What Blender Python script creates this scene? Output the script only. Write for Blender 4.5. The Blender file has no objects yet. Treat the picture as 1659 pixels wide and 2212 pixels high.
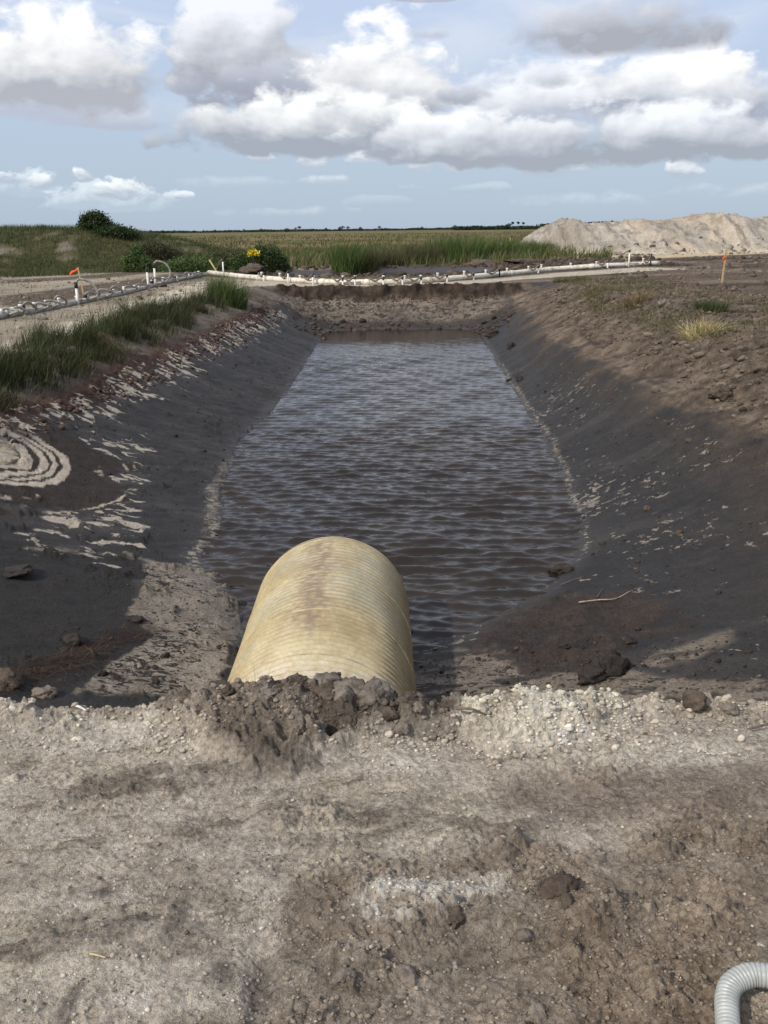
import bpy, math, random
import numpy as np
from mathutils import Vector, Matrix
random.seed(7)
rng = np.random.default_rng(7)
SC = bpy.context.scene
C = SC.collection
R = math.radians
# ------------------------------------------------------------------ camera
CAMZ = 1.6
PITCH, ROLL = 17.66, -0.70
cam_d = bpy.data.cameras.new("camera"); cam = bpy.data.objects.new("camera", cam_d); C.objects.link(cam)
cam_d.sensor_width = 36; cam_d.sensor_height = 36; cam_d.sensor_fit = 'VERTICAL'; cam_d.lens = 2217/2560*36
cam_d.clip_start = 0.05; cam_d.clip_end = 9000
RM = Matrix.Rotation(R(90-PITCH), 4, 'X') @ Matrix.Rotation(R(ROLL), 4, 'Z')
cam.matrix_world = Matrix.Translation((0, 0, CAMZ)) @ RM
SC.camera = cam
RMn = np.array(RM.to_3x3())
K = 1.15730/2217
def ray(px, py):                       # direction through a point of the photograph (1659 x 2212 units)
    d = RMn @ np.array([(px-829.5)*K, -(py-1106)*K, -1.0])
    return d/np.linalg.norm(d)
def W(px, py, z=0.0):                  # where that ray meets height z
    d = ray(px, py); t = (z-CAMZ)/d[2]
    return np.array([d[0]*t, d[1]*t, z])
def WY(px, py, Y):                     # where that ray reaches distance Y
    d = ray(px, py); t = Y/d[1]
    return np.array([d[0]*t, Y, CAMZ+d[2]*t])
# ------------------------------------------------------------------ noise
_p = rng.permutation(256); PERM = np.concatenate([_p, _p])
_a = rng.uniform(0, 2*np.pi, 256); GX, GY = np.cos(_a), np.sin(_a)
def perlin(x, y, seed=0):
    x = np.asarray(x, float)+seed*17.37; y = np.asarray(y, float)+seed*9.71
    xi = np.floor(x).astype(np.int64); yi = np.floor(y).astype(np.int64)
    xf = x-xi; yf = y-yi; xi &= 255; yi &= 255; x1 = (xi+1) & 255; y1 = (yi+1) & 255
    u = xf*xf*xf*(xf*(xf*6-15)+10); v = yf*yf*yf*(yf*(yf*6-15)+10)
    def g(ix, iy, dx, dy):
        h = PERM[PERM[ix]+iy]; return GX[h]*dx+GY[h]*dy
    a = g(xi, yi, xf, yf); b = g(x1, yi, xf-1, yf); c = g(xi, y1, xf, yf-1); d = g(x1, y1, xf-1, yf-1)
    return (a+(b-a)*u+(c-a)*v+(a-b-c+d)*u*v)*1.5
def fbm(x, y, lam, octv=4, gain=0.5, seed=0):
    s = 0; a = 1; t = 0
    for o in range(octv):
        s = s+a*perlin(x/lam, y/lam, seed+o*3); t += a; a *= gain; lam *= 0.5
    return s/t
def billow(x, y, lam, octv=4, gain=0.55, seed=0):
    s = 0; a = 1; t = 0
    for o in range(octv):
        s = s+a*(1-2*np.abs(perlin(x/lam, y/lam, seed+o*5))); t += a; a *= gain; lam *= 0.52
    return s/t
def ss(a, b, x):
    t = np.clip((x-a)/(b-a), 0, 1); return t*t*(3-2*t)
def pip_sd(x, y, poly):                # signed distance, positive inside
    P = np.array(poly, float)[:, :2]; n = len(P)
    d = np.full(x.shape, 1e9); ins = np.zeros(x.shape, bool)
    for i in range(n):
        a = P[i]; b = P[(i+1) % n]; e = b-a
        t = np.clip(((x-a[0])*e[0]+(y-a[1])*e[1])/(e@e+1e-12), 0, 1)
        d = np.minimum(d, (x-a[0]-t*e[0])**2+(y-a[1]-t*e[1])**2)
        c = ((a[1] > y) != (b[1] > y)) & (x < e[0]*(y-a[1])/(e[1] if e[1] else 1e-9)+a[0])
        ins ^= c
    d = np.sqrt(d); return np.where(ins, d, -d)
def polymask(x, y, poly, soft=0.1):
    P = np.array(poly, float)[:, :2]; m = np.zeros(x.shape)
    lo = P.min(0)-soft*2; hi = P.max(0)+soft*2
    s = (x > lo[0]) & (x < hi[0]) & (y > lo[1]) & (y < hi[1])
    if s.any(): m[s] = ss(-soft, soft, pip_sd(x[s], y[s], P))
    return m
def linedist(x, y, pts):
    P = np.array(pts, float)[:, :2]; d = np.full(x.shape, 1e9)
    for i in range(len(P)-1):
        a = P[i]; e = P[i+1]-a
        t = np.clip(((x-a[0])*e[0]+(y-a[1])*e[1])/(e@e+1e-12), 0, 1)
        d = np.minimum(d, (x-a[0]-t*e[0])**2+(y-a[1]-t*e[1])**2)
    return np.sqrt(d)
# ------------------------------------------------------------------ object helpers
def tag(o, label=None, cat=None, group=None, kind=None):
    if label: o['label'] = label
    if cat: o['category'] = cat
    if group: o['group'] = group
    if kind: o['kind'] = kind
    return o
def meshobj(name, V, F, mat=None, parent=None, smooth=True, attrs=None):
    V = np.asarray(V, np.float32); me = bpy.data.meshes.new(name)
    if isinstance(F, np.ndarray):
        n, k = F.shape
        me.vertices.add(len(V)); me.vertices.foreach_set('co', V.ravel())
        me.loops.add(n*k); me.loops.foreach_set('vertex_index', F.astype(np.int32).ravel())
        me.polygons.add(n); me.polygons.foreach_set('loop_start', np.arange(0, n*k, k, dtype=np.int32))
        me.update(calc_edges=True)
    else:
        me.from_pydata([tuple(map(float, v)) for v in V], [], F)
    if smooth: me.polygons.foreach_set('use_smooth', np.ones(len(me.polygons), bool))
    if attrs:
        for k_, a in attrs.items():
            a = np.asarray(a, np.float32)
            if a.ndim == 2:
                at = me.color_attributes.new(k_, 'FLOAT_COLOR', 'POINT')
                at.data.foreach_set('color', np.concatenate([a, np.ones((len(a), 1), np.float32)], 1).ravel())
            else:
                at = me.attributes.new(k_, 'FLOAT', 'POINT'); at.data.foreach_set('value', a)
    if mat: me.materials.append(mat)
    o = bpy.data.objects.new(name, me); C.objects.link(o)
    if parent is not None: o.parent = parent
    return o
def empty(name, loc=(0, 0, 0)):
    o = bpy.data.objects.new(name, None); C.objects.link(o); o.location = tuple(float(v) for v in loc)
    o.empty_display_size = 0.1; return o
def grid_faces(nr, nc):
    i = np.arange((nr-1)*(nc-1)); r = i//(nc-1); c = i % (nc-1); a = r*nc+c
    return np.stack([a, a+1, a+nc+1, a+nc], 1)
def smooth_path(pts, n):
    P = [Vector(tuple(map(float, p))) for p in pts]; P = [2*P[0]-P[1]]+P+[2*P[-1]-P[-2]]
    out = []; m = len(P)-3
    for i in range(n):
        t = i/(n-1)*m; k = min(int(t), m-1); t -= k
        a, b, c, d = P[k:k+4]
        out.append(0.5*((2*b)+(c-a)*t+(2*a-5*b+4*c-d)*t*t+(3*b-a-3*c+d)*t**3))
    return out
def tube_vf(path, rad, seg=10, caps=True, base=0):
    path = [Vector(p) for p in path]; n = len(path)
    rads = rad if hasattr(rad, '__len__') else [rad]*n
    V = []; F = []; up = Vector((0, 0, 1)); prev = None
    for i in range(n):
        t = (path[min(i+1, n-1)]-path[max(i-1, 0)]).normalized()
        if prev is None:
            a = t.cross(up);  a = a if a.length > 1e-3 else t.cross(Vector((1, 0, 0)))
        else: a = prev-t*prev.dot(t)
        a.normalize(); prev = a; b = t.cross(a)
        for k in range(seg):
            an = 2*math.pi*k/seg; V.append(path[i]+(a*math.cos(an)+b*math.sin(an))*rads[i])
    for i in range(n-1):
        for k in range(seg):
            k2 = (k+1) % seg; F.append((base+i*seg+k, base+i*seg+k2, base+(i+1)*seg+k2, base+(i+1)*seg+k))
    if caps:
        F.append(tuple(base+k for k in range(seg))[::-1]); F.append(tuple(base+(n-1)*seg+k for k in range(seg)))
    return V, F
class MB:
    def __init__(s): s.V = []; s.F = []
    def tube(s, path, rad, seg=8, caps=True):
        v, f = tube_vf(path, rad, seg, caps, len(s.V)); s.V += v; s.F += f; return s
    def box(s, c, d, rot=None, taper=1.0):
        b = len(s.V); M = rot or Matrix.Identity(3)
        for z in (-1, 1):
            k = taper if z > 0 else 1
            for x, y in ((-1, -1), (1, -1), (1, 1), (-1, 1)):
                s.V.append(Vector(c)+M @ Vector((x*d[0]/2*k, y*d[1]/2*k, z*d[2]/2)))
        s.F += [tuple(b+i for i in f) for f in ((3, 2, 1, 0), (4, 5, 6, 7), (0, 1, 5, 4), (1, 2, 6, 5), (2, 3, 7, 6), (3, 0, 4, 7))]
        return s
    def build(s, name, mat, parent=None, smooth=True):
        return meshobj(name, [tuple(v) for v in s.V], s.F, mat, parent, smooth)
# ------------------------------------------------------------------ node helper
class E:
    def __init__(s, nt, sock): s.nt = nt; s.s = sock
    def m(s, op, *a, clamp=False):
        n = s.nt.nodes.new('ShaderNodeMath'); n.operation = op; n.use_clamp = clamp
        for i, v in enumerate((s,)+a):
            if isinstance(v, E): s.nt.links.new(v.s, n.inputs[i])
            else: n.inputs[i].default_value = float(v)
        return E(s.nt, n.outputs[0])
    def __add__(s, o): return s.m('ADD', o)
    __radd__ = __add__
    def __sub__(s, o): return s.m('SUBTRACT', o)
    def __rsub__(s, o): return (s*-1.0)+o
    def __mul__(s, o): return s.m('MULTIPLY', o)
    __rmul__ = __mul__
    def clamp(s): return s.m('ADD', 0.0, clamp=True)
    def step(s, a, b):                  # smoothstep
        n = s.nt.nodes.new('ShaderNodeMapRange'); n.interpolation_type = 'SMOOTHSTEP'
        s.nt.links.new(s.s, n.inputs[0]); n.inputs[1].default_value = a; n.inputs[2].default_value = b
        return E(s.nt, n.outputs[0])
def mix(nt, f, a, b, mode='MIX'):
    n = nt.nodes.new('ShaderNodeMix'); n.data_type = 'RGBA'; n.blend_type = mode
    for i, v in ((0, f), (6, a), (7, b)):
        if isinstance(v, E): nt.links.new(v.s, n.inputs[i])
        elif isinstance(v, (int, float)): n.inputs[i].default_value = v
        else: n.inputs[i].default_value = (*v, 1)
    return E(nt, n.outputs[2])
def comb(nt, x, y, z=0.0):
    n = nt.nodes.new('ShaderNodeCombineXYZ')
    for i, v in enumerate((x, y, z)):
        if isinstance(v, E): nt.links.new(v.s, n.inputs[i])
        else: n.inputs[i].default_value = v
    return E(nt, n.outputs[0])
def noise(nt, vec, scale, detail=4, rough=0.55, dist=0.0, color=False):
    n = nt.nodes.new('ShaderNodeTexNoise'); n.inputs['Scale'].default_value = scale
    n.inputs['Detail'].default_value = detail; n.inputs['Roughness'].default_value = rough; n.inputs['Distortion'].default_value = dist
    if vec is not None: nt.links.new(vec.s, n.inputs['Vector'])
    return E(nt, n.outputs[1 if color else 0])
def newmat(name, rough=0.9, spec=0.3):
    m = bpy.data.materials.new(name); m.use_nodes = True; nt = m.node_tree; b = nt.nodes['Principled BSDF']
    b.inputs['Roughness'].default_value = rough; b.inputs['Specular IOR Level'].default_value = spec
    return m, nt, b
def objco(nt):
    n = nt.nodes.new('ShaderNodeTexCoord'); return E(nt, n.outputs['Object'])
def attr(nt, name, fac=False):
    n = nt.nodes.new('ShaderNodeAttribute'); n.attribute_name = name; return E(nt, n.outputs['Fac' if fac else 'Color'])
def bump(nt, b, h, strength=0.5, dist=0.01):
    n = nt.nodes.new('ShaderNodeBump'); n.inputs['Strength'].default_value = strength; n.inputs['Distance'].default_value = dist
    nt.links.new(h.s, n.inputs['Height']); nt.links.new(n.outputs[0], b.inputs['Normal'])
def simple(name, col, rough=0.6, spec=0.4, var=0.25, scale=30, trans=0.0, bumpk=0.0):
    m, nt, b = newmat(name, rough, spec); oc = objco(nt); n = noise(nt, oc, scale, 5, 0.6)
    dark = tuple(c*(1-var) for c in col); lite = tuple(min(1, c*(1+var*0.6)) for c in col)
    nt.links.new(mix(nt, n.step(0.3, 0.7), dark, lite).s, b.inputs['Base Color'])
    if bumpk: bump(nt, b, noise(nt, oc, scale*3, 4), bumpk, 0.004)
    return m
def leafmat(name, attrname='col', trans=0.35, rough=0.6):
    m = bpy.data.materials.new(name); m.use_nodes = True; nt = m.node_tree; b = nt.nodes['Principled BSDF']
    b.inputs['Roughness'].default_value = rough; b.inputs['Specular IOR Level'].default_value = 0.25
    c = attr(nt, attrname); nt.links.new(c.s, b.inputs['Base Color'])
    t = nt.nodes.new('ShaderNodeBsdfTranslucent'); nt.links.new(c.s, t.inputs['Color'])
    mx = nt.nodes.new('ShaderNodeMixShader'); mx.inputs[0].default_value = trans
    nt.links.new(b.outputs[0], mx.inputs[1]); nt.links.new(t.outputs[0], mx.inputs[2])
    nt.links.new(mx.outputs[0], nt.nodes['Material Output'].inputs['Surface'])
    return m
# ------------------------------------------------------------------ light and sky
SUN_AZ, SUN_EL = -128.0, 41.0          # degrees clockwise from straight ahead (+Y), and up
sd = Vector((math.sin(R(SUN_AZ))*math.cos(R(SUN_EL)), math.cos(R(SUN_AZ))*math.cos(R(SUN_EL)), math.sin(R(SUN_EL))))
sun_d = bpy.data.lights.new("sun", 'SUN'); sun_d.energy = 3.4; sun_d.angle = R(1.5); sun_d.color = (1.0, 0.93, 0.82)
sun = bpy.data.objects.new("sun", sun_d); C.objects.link(sun); sun.rotation_euler = sd.to_track_quat('Z', 'Y').to_euler()
wd = bpy.data.worlds.new("World"); SC.world = wd; wd.use_nodes = True; nt = wd.node_tree
bg = nt.nodes['Background']
sky = nt.nodes.new('ShaderNodeTexSky'); sky.sky_type = 'NISHITA'; sky.sun_disc = False
sky.sun_elevation = R(SUN_EL); sky.sun_rotation = R(SUN_AZ); sky.dust_density = 1.2; sky.air_density = 1.0; sky.ozone_density = 1.5
tc = nt.nodes.new('ShaderNodeTexCoord'); sep = nt.nodes.new('ShaderNodeSeparateXYZ')
nt.links.new(tc.outputs['Generated'], sep.inputs[0])
X, Y, Z = (E(nt, sep.outputs[i]) for i in range(3))
az = X.m('ARCTAN2', Y)
el = Z.m('ARCSINE')
S0 = 0.09                              # world strength
def rad(r, g, b): return (r/S0, g/S0, b/S0)
P1 = comb(nt, az*7.0, el*12.0, 0.3)
P2 = comb(nt, az*7.0-0.09, el*12.0+0.16, 0.3)
nA = noise(nt, P1, 1.0, 6, 0.52, 0.15); nB = noise(nt, P2, 1.0, 4, 0.48, 0.15)
P3 = comb(nt, az*34.0, el*52.0, 5.3)
P4 = comb(nt, az*34.0-0.16, el*52.0+0.22, 5.3)
nC = noise(nt, P3, 1.0, 5, 0.58, 0.3); nD = noise(nt, P4, 1.0, 5, 0.58, 0.3)
PW = comb(nt, az*3.0, el*7.0, 9.0); nW = noise(nt, PW, 1.0, 5, 0.55, 0.6)
vor = nt.nodes.new('ShaderNodeTexVoronoi'); vor.feature = 'SMOOTH_F1'; vor.inputs['Scale'].default_value = 1.0
vor.inputs['Smoothness'].default_value = 0.5
wv = nt.nodes.new('ShaderNodeVectorMath'); wv.operation = 'ADD'
PV = comb(nt, az*26.0, el*36.0, 2.0); nt.links.new(PV.s, wv.inputs[0])
nc_ = noise(nt, P3, 0.7, 3, 0.5, color=True); nt.links.new(nc_.s, wv.inputs[1]); nt.links.new(wv.outputs[0], vor.inputs['Vector'])
puff = 0.55-E(nt, vor.outputs['Distance'])
# clear sky, with a thin veil of high haze
skyc = E(nt, sky.outputs[0])
veil_h = el.step(0.0, 0.30)
veil_c = mix(nt, veil_h, rad(0.44, 0.54, 0.665), rad(0.58, 0.68, 0.90))
col = mix(nt, 0.84, skyc, veil_c)
wisps = (nW.step(0.42, 0.64))*el.step(0.08, 0.22)*0.8
col = mix(nt, wisps, col, rad(0.70, 0.745, 0.84))
def azel(px, py):
    d = ray(px, py); return math.atan2(d[0], d[1]), math.asin(d[2])
nbig = 0.95+(nA-0.5)*3.0+(nC-0.5)*1.5+puff*0.9
nsml = 1.0+(nC-0.5)*4.2+puff*0.5
sbig = (nA-nB)*1.7+(nC-nD)*0.45+(nA-0.5)*0.8+(puff-0.2)*0.30+0.03
ssml = (nC-nD)*1.6+(nC-0.5)*0.6+0.08
def cloud(col, cx, base, a, h, top=(0.93, 0.94, 0.96), bot=(0.40, 0.43, 0.51), nz=0.9, sharp=0.45, dark=0.0, small=False, lean=0.0, op=1.0, hb=0.36):
    u0, v0 = azel(cx, base); u1, _ = azel(cx+a, base); _, v1 = azel(cx, base-h)
    A = abs(u1-u0)*1.0; H = abs(v1-v0)*1.02
    u = az.m('MULTIPLY_ADD', 1/A, -u0/A); v = el.m('MULTIPLY_ADD', 1/H, -v0/H)
    q = v.m('MAXIMUM', v*(-1/hb)); r2 = q.m('MULTIPLY_ADD', q, u*u)
    al = ((nsml if small else nbig)-r2).m('MULTIPLY', op/sharp, clamp=True)
    if op < 1: al = al.m('MINIMUM', op)
    s = v.m('MULTIPLY_ADD', 1.30, (ssml if small else sbig)-dark if dark else (ssml if small else sbig)).m('MULTIPLY', 1.0, clamp=True)
    return mix(nt, al, col, mix(nt, s, rad(*bot), rad(*[min(1.04, t_*1.07) for t_ in top])))
W_ = (1.0, 1.0, 1.0)
far_ = (0.72, 0.78, 0.84); farb = (0.45, 0.52, 0.61)
CL = [
 (620, 462, 150, 16, dict(top=(0.60,0.67,0.73), bot=(0.46,0.54,0.62), small=True, op=0.55, sharp=1.0)),
 (1250, 440, 190, 26, dict(top=(0.58,0.65,0.72), bot=(0.45,0.53,0.61), small=True, op=0.5, sharp=1.0)),
 (480, 400, 120, 20, dict(top=(0.60,0.67,0.73), bot=(0.46,0.54,0.62), small=True, op=0.45, sharp=1.0)),
 (700, 392, 70, 14, dict(top=(0.66,0.73,0.78), bot=(0.48,0.56,0.64), small=True, op=0.7, sharp=.8)),
 (1560, 420, 150, 24, dict(top=(0.58,0.65,0.72), bot=(0.45,0.53,0.61), small=True, op=0.5, sharp=1.0)),
 (1320, 352, 90, 18, dict(top=(0.66,0.72,0.78), bot=(0.48,0.55,0.63), small=True, op=0.8, sharp=.8)),
 (330, 250, 260, 60, dict(top=(0.74,0.78,0.85), bot=(0.58,0.63,0.72), op=0.6, sharp=1.4)),
 # faint and far ones first: cx, base, half width, height, options
 (830, 440, 90, 22, dict(top=(0.52,0.60,0.68), bot=(0.42,0.51,0.60), small=True, op=0.5)),
 (1040, 412, 70, 18, dict(top=(0.55,0.63,0.70), bot=(0.42,0.51,0.60), small=True, op=0.55)),
 (890, 408, 40, 14, dict(top=(0.60,0.67,0.73), bot=(0.44,0.52,0.61), small=True, op=0.5)),
 (60, 412, 110, 45, dict(top=(0.66,0.73,0.80), bot=(0.46,0.55,0.64), small=True, op=0.8)),
 (240, 440, 140, 55, dict(top=(0.68,0.75,0.81), bot=(0.46,0.55,0.64), small=True, op=0.85)),
 (25, 392, 36, 26, dict(top=far_, bot=farb, small=True)),
 (90, 400, 34, 26, dict(top=(0.80,0.85,0.88), bot=farb, small=True)),
 (180, 384, 24, 28, dict(top=(0.82,0.86,0.89), bot=farb, small=True)),
 (262, 420, 58, 34, dict(top=(0.82,0.87,0.89), bot=farb, small=True)),
 (402, 427, 22, 14, dict(top=far_, bot=farb, small=True)),
 (566, 346, 30, 24, dict(top=(0.80,0.84,0.87), bot=farb, small=True)),
 (674, 350, 40, 30, dict(top=(0.85,0.88,0.90), bot=(0.52,0.58,0.66), small=True)),
 (800, 342, 66, 24, dict(top=(0.86,0.88,0.90), bot=(0.52,0.58,0.66), small=True)),
 (970, 358, 80, 40, dict(top=(0.86,0.88,0.90), bot=(0.50,0.56,0.64), small=True)),
 (1062, 354, 40, 22, dict(top=far_, bot=farb, small=True)),
 (1190, 370, 80, 34, dict(top=(0.68,0.74,0.80), bot=farb, small=True)),
 (1462, 375, 48, 36, dict(top=(0.76,0.80,0.84), bot=farb, small=True)),
 (105, 255, 130, 62, dict(top=(0.66,0.70,0.78), bot=(0.46,0.50,0.60), op=0.75)),
 (270, 268, 90, 44, dict(top=(0.62,0.67,0.76), bot=(0.45,0.49,0.58), op=0.8)),
 (1300, 230, 520, 130, dict(top=(0.80,0.83,0.90), bot=(0.56,0.61,0.72), op=0.85)),
 (1430, 242, 330, 165, dict(top=W_, bot=(0.40,0.44,0.53), lean=0.1)),
 (1620, 262, 170, 170, dict(top=W_, bot=(0.38,0.42,0.51))),
 (1150, 262, 190, 110, dict(top=(0.88,0.90,0.93), bot=(0.48,0.52,0.61), lean=0.2)),
 (1190, 176, 58, 34, dict(top=(0.62,0.66,0.73), bot=(0.42,0.46,0.53), small=True, sharp=1.1, op=0.8, hb=.5)),
 (540, 182, 190, 205, dict(top=(0.80,0.82,0.88), bot=(0.37,0.395,0.455), lean=0.1)),
 (640, 218, 300, 90, dict(top=(0.50,0.53,0.61), bot=(0.34,0.37,0.45), dark=0.1)),
 (815, 222, 185, 200, dict(top=(1.0,1.0,1.0), bot=(0.40,0.43,0.49), lean=-0.1, dark=-0.15)),
 (650, 300, 300, 120, dict(top=(0.92,0.93,0.93), bot=(0.36,0.40,0.47))),
 (1010, 320, 260, 90, dict(top=(0.88,0.90,0.92), bot=(0.37,0.41,0.49))),
 (1320, 326, 430, 112, dict(top=(0.84,0.87,0.92), bot=(0.36,0.40,0.465))),
 (1640, 320, 190, 100, dict(top=(0.80,0.83,0.89), bot=(0.36,0.40,0.465))),
 (1000, 216, 66, 34, dict(top=(0.50,0.54,0.61), bot=(0.38,0.42,0.49), small=True, sharp=.9, op=.9, hb=.4)),
 (960, 214, 34, 20, dict(top=(0.50,0.54,0.61), bot=(0.38,0.42,0.49), small=True, sharp=1.0, op=.8, hb=.5)),
 (165, 178, 205, 215, dict(top=W_, bot=(0.42,0.445,0.50), dark=-0.16, hb=.42, sharp=.55)),
 (925, 76, 56, 18, dict(top=(0.60,0.64,0.71), bot=(0.46,0.50,0.58), small=True, sharp=1.2, op=0.65, hb=.6)),
 (1370, 88, 270, 120, dict(top=(0.66,0.69,0.75), bot=(0.38,0.405,0.465), dark=0.10, sharp=.8, hb=.35)),
 (930, -10, 120, 40, dict(top=(0.5,0.53,0.62), bot=(0.42,0.44,0.54), op=0.8)),
]
for cx, base, a, h, kw in CL: col = cloud(col, cx, base, a, h, **kw)
# the rest of the sky (above and around the view): a broken deck, projected on a level plane
zc = Z.m('MAXIMUM', 0.06); deck = comb(nt, X.m('DIVIDE', zc), Y.m('DIVIDE', zc), 0.0)
dk = noise(nt, deck, 0.9, 6, 0.58, 0.3); dk2 = noise(nt, deck, 2.7, 4, 0.6)
behind = (Y*-1.0).step(-0.75, -0.30)
dm = ((dk.step(0.44, 0.60))*el.m('MAXIMUM', behind*0.8*el.step(0.02, 0.3)).step(0.44, 0.60)).clamp()
col = mix(nt, dm*0.9, col, mix(nt, (dk*0.6+dk2*0.5).step(0.42, 0.72), rad(0.98, 0.98, 1.0), rad(0.42, 0.45, 0.53)))
nt.links.new(col.s, bg.inputs['Color']); bg.inputs['Strength'].default_value = S0
wd.cycles.sampling_method = 'MANUAL'; wd.cycles.sample_map_resolution = 512
SC.view_settings.view_transform = 'Standard'; SC.view_settings.look = 'None'
SC.view_settings.exposure = 0.13; SC.view_settings.gamma = 1
SC.cycles.max_bounces = 6; SC.cycles.diffuse_bounces = 3; SC.cycles.glossy_bounces = 3; SC.cycles.transmission_bounces = 3
SC.cycles.use_denoising = True
# ------------------------------------------------------------------ ground shape: cross sections of the trench
ZW = -1.0                              # water level
ST = [  # y, then 14 x positions, then 14 heights
 (2.70, [-80,-8,-5,-4.2,-2.8,-1.4,-.6,.2,1.2,2.6,3.6,5,9,80],            [0,0,0,0,0,0,0,0,0,0,0,0,0,0]),
 (3.55, [-80,-8,-5,-4.2,-2.8,-1.3,-.6,0,1.2,2.5,3.6,5,9,80],             [0,0,-.05,-.32,-.5,-.78,-.86,-.86,-.80,-.62,-.34,0,.1,.2]),
 (4.8,  [-80,-8,-5,-4.15,-2.7,-1.0,-.6,0,.8,2.4,3.5,5,9,80],             [0,0,-.02,-.32,-.62,-.94,-.985,-.985,-.93,-.68,-.32,0,.12,.2]),
 (5.15, [-80,-8,-5,-4.13,-2.6,-.78,-.5,-.1,.2,2.3,3.5,5,9,80],           [0,0,0,-.32,-.66,-1.0,-1.05,-1.05,-1.0,-.72,-.32,0,.12,.2]),
 (5.45, [-80,-8,-5,-4.1,-2.6,-.98,-.5,.1,.5,2.3,3.5,5,9,80],             [0,0,0,-.32,-.66,-1.0,-1.1,-1.1,-1.0,-.74,-.3,.03,.13,.2]),
 (5.84, [-80,-8,-5,-4.1,-2.6,-1.08,-.6,.4,.9,2.3,3.5,5,9,80],            [0,0,0,-.32,-.68,-1.0,-1.15,-1.15,-1.0,-.78,-.3,.04,.14,.2]),
 (6.2,  [-80,-8,-5,-4.1,-2.6,-1.18,-.7,.7,1.2,2.35,3.5,5,9,80],          [0,0,0,-.32,-.70,-1.0,-1.15,-1.15,-1.0,-.78,-.3,.05,.14,.2]),
 (6.55, [-80,-8,-5,-4.1,-2.65,-1.38,-.8,.9,1.45,2.4,3.45,5,9,80],        [0,0,0,-.31,-.72,-1.0,-1.2,-1.2,-1.0,-.76,-.29,.07,.15,.2]),
 (6.9,  [-80,-8,-5,-4.1,-2.7,-1.55,-1,1,1.62,2.45,3.43,4.9,9,80],        [0,0,0,-.3,-.74,-1.0,-1.2,-1.2,-1.0,-.74,-.27,.08,.15,.2]),
 (7.8,  [-80,-7.8,-4.9,-4.05,-2.7,-1.5,-.9,1,1.8,2.5,3.4,4.8,9,80],      [0,0,.02,-.3,-.74,-1.0,-1.2,-1.2,-1.0,-.72,-.25,.1,.16,.2]),
 (9.2,  [-80,-7.6,-4.75,-3.92,-2.8,-1.77,-1.2,1.2,1.95,2.55,3.32,4.8,9,80],[0,0,.03,-.3,-.74,-1.0,-1.25,-1.25,-1.0,-.74,-.28,.12,.18,.2]),
 (11.3, [-80,-7.5,-4.5,-3.72,-2.75,-1.88,-1.3,1.4,2.12,2.6,3.2,4.9,9,80],[0,0,.04,-.3,-.74,-1.0,-1.3,-1.3,-1.0,-.74,-.3,.2,.2,.2]),
 (13.5, [-80,-7.4,-4.35,-3.52,-2.6,-1.67,-1.1,1.5,2.18,2.65,3.12,4.9,9,80],[0,0,.04,-.3,-.72,-1.0,-1.3,-1.3,-1.0,-.74,-.33,.22,.2,.2]),
 (16,   [-80,-7.4,-4.2,-3.33,-2.45,-1.6,-1,1.6,2.25,2.68,3.08,4.9,9,80], [0,0,.03,-.3,-.70,-1.0,-1.3,-1.3,-1.0,-.75,-.38,.22,.2,.25]),
 (20,   [-80,-7.3,-3.9,-2.98,-2.3,-1.58,-1,1.7,2.42,2.9,3.35,4.9,9,80],  [0,0,.03,-.31,-.70,-1.0,-1.3,-1.3,-1.0,-.75,-.4,.15,.2,.28]),
 (23.8, [-80,-7.2,-3.6,-2.8,-2.2,-1.57,-1,1.9,2.6,3.1,3.66,5,9,80],      [0,0,.02,-.33,-.70,-1.0,-1.2,-1.2,-1.0,-.75,-.4,.08,.2,.3]),
 (24.6, [-80,-7.2,-3.6,-2.75,-2.2,-1.5,-1,1.9,2.5,3.1,3.7,5,9,80],       [0,0,.02,-.33,-.72,-.95,-1.0,-1.0,-.95,-.75,-.4,.06,.2,.3]),
 (26.9, [-80,-7.2,-3.5,-2.7,-2.2,-1.5,-1,1.9,2.5,3.1,3.75,5,9,80],       [0,0,.02,-.3,-.4,-.44,-.44,-.44,-.44,-.42,-.3,.04,.2,.3]),
 (27.2, [-80,-7.2,-3.5,-2.7,-2.2,-1.5,-1,1.9,2.5,3.1,3.75,5,9,80],       [0,0,.02,0,-.02,-.02,-.02,-.02,-.02,-.02,0,.04,.2,.3]),
 (32,   [-80,-7.2,-3.5,-2.7,-2.2,-1.5,-1,1.9,2.5,3.1,3.75,5,9,80],       [0]*11+[.04,.2,.3]),
 (50,   [-80,-7.2,-3.5,-2.7,-2.2,-1.5,-1,1.9,2.5,3.1,3.75,5,9,80],       [0]*11+[.03,.25,.3]),
 (90,   [-80,-7.2,-3.5,-2.7,-2.2,-1.5,-1,1.9,2.5,3.1,3.75,5,9,80],       [0]*14),
]
SY = np.array([s[0] for s in ST]); SX = np.array([s[1] for s in ST], float); SZ = np.array([s[2] for s in ST], float)
DITCH = [(-4.6, 35.0), (-3.6, 34.2), (1, 34.4), (4.2, 35.4), (4.4, 38), (3.6, 40.2), (-1, 40.6), (-4.2, 39.4)]
def hump(x, y, px, py, z, sx, sy):
    c = W(px, py, 0.0); return z*np.exp(-((x-c[0])/sx)**2-((y-c[1])/sy)**2)
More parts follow.
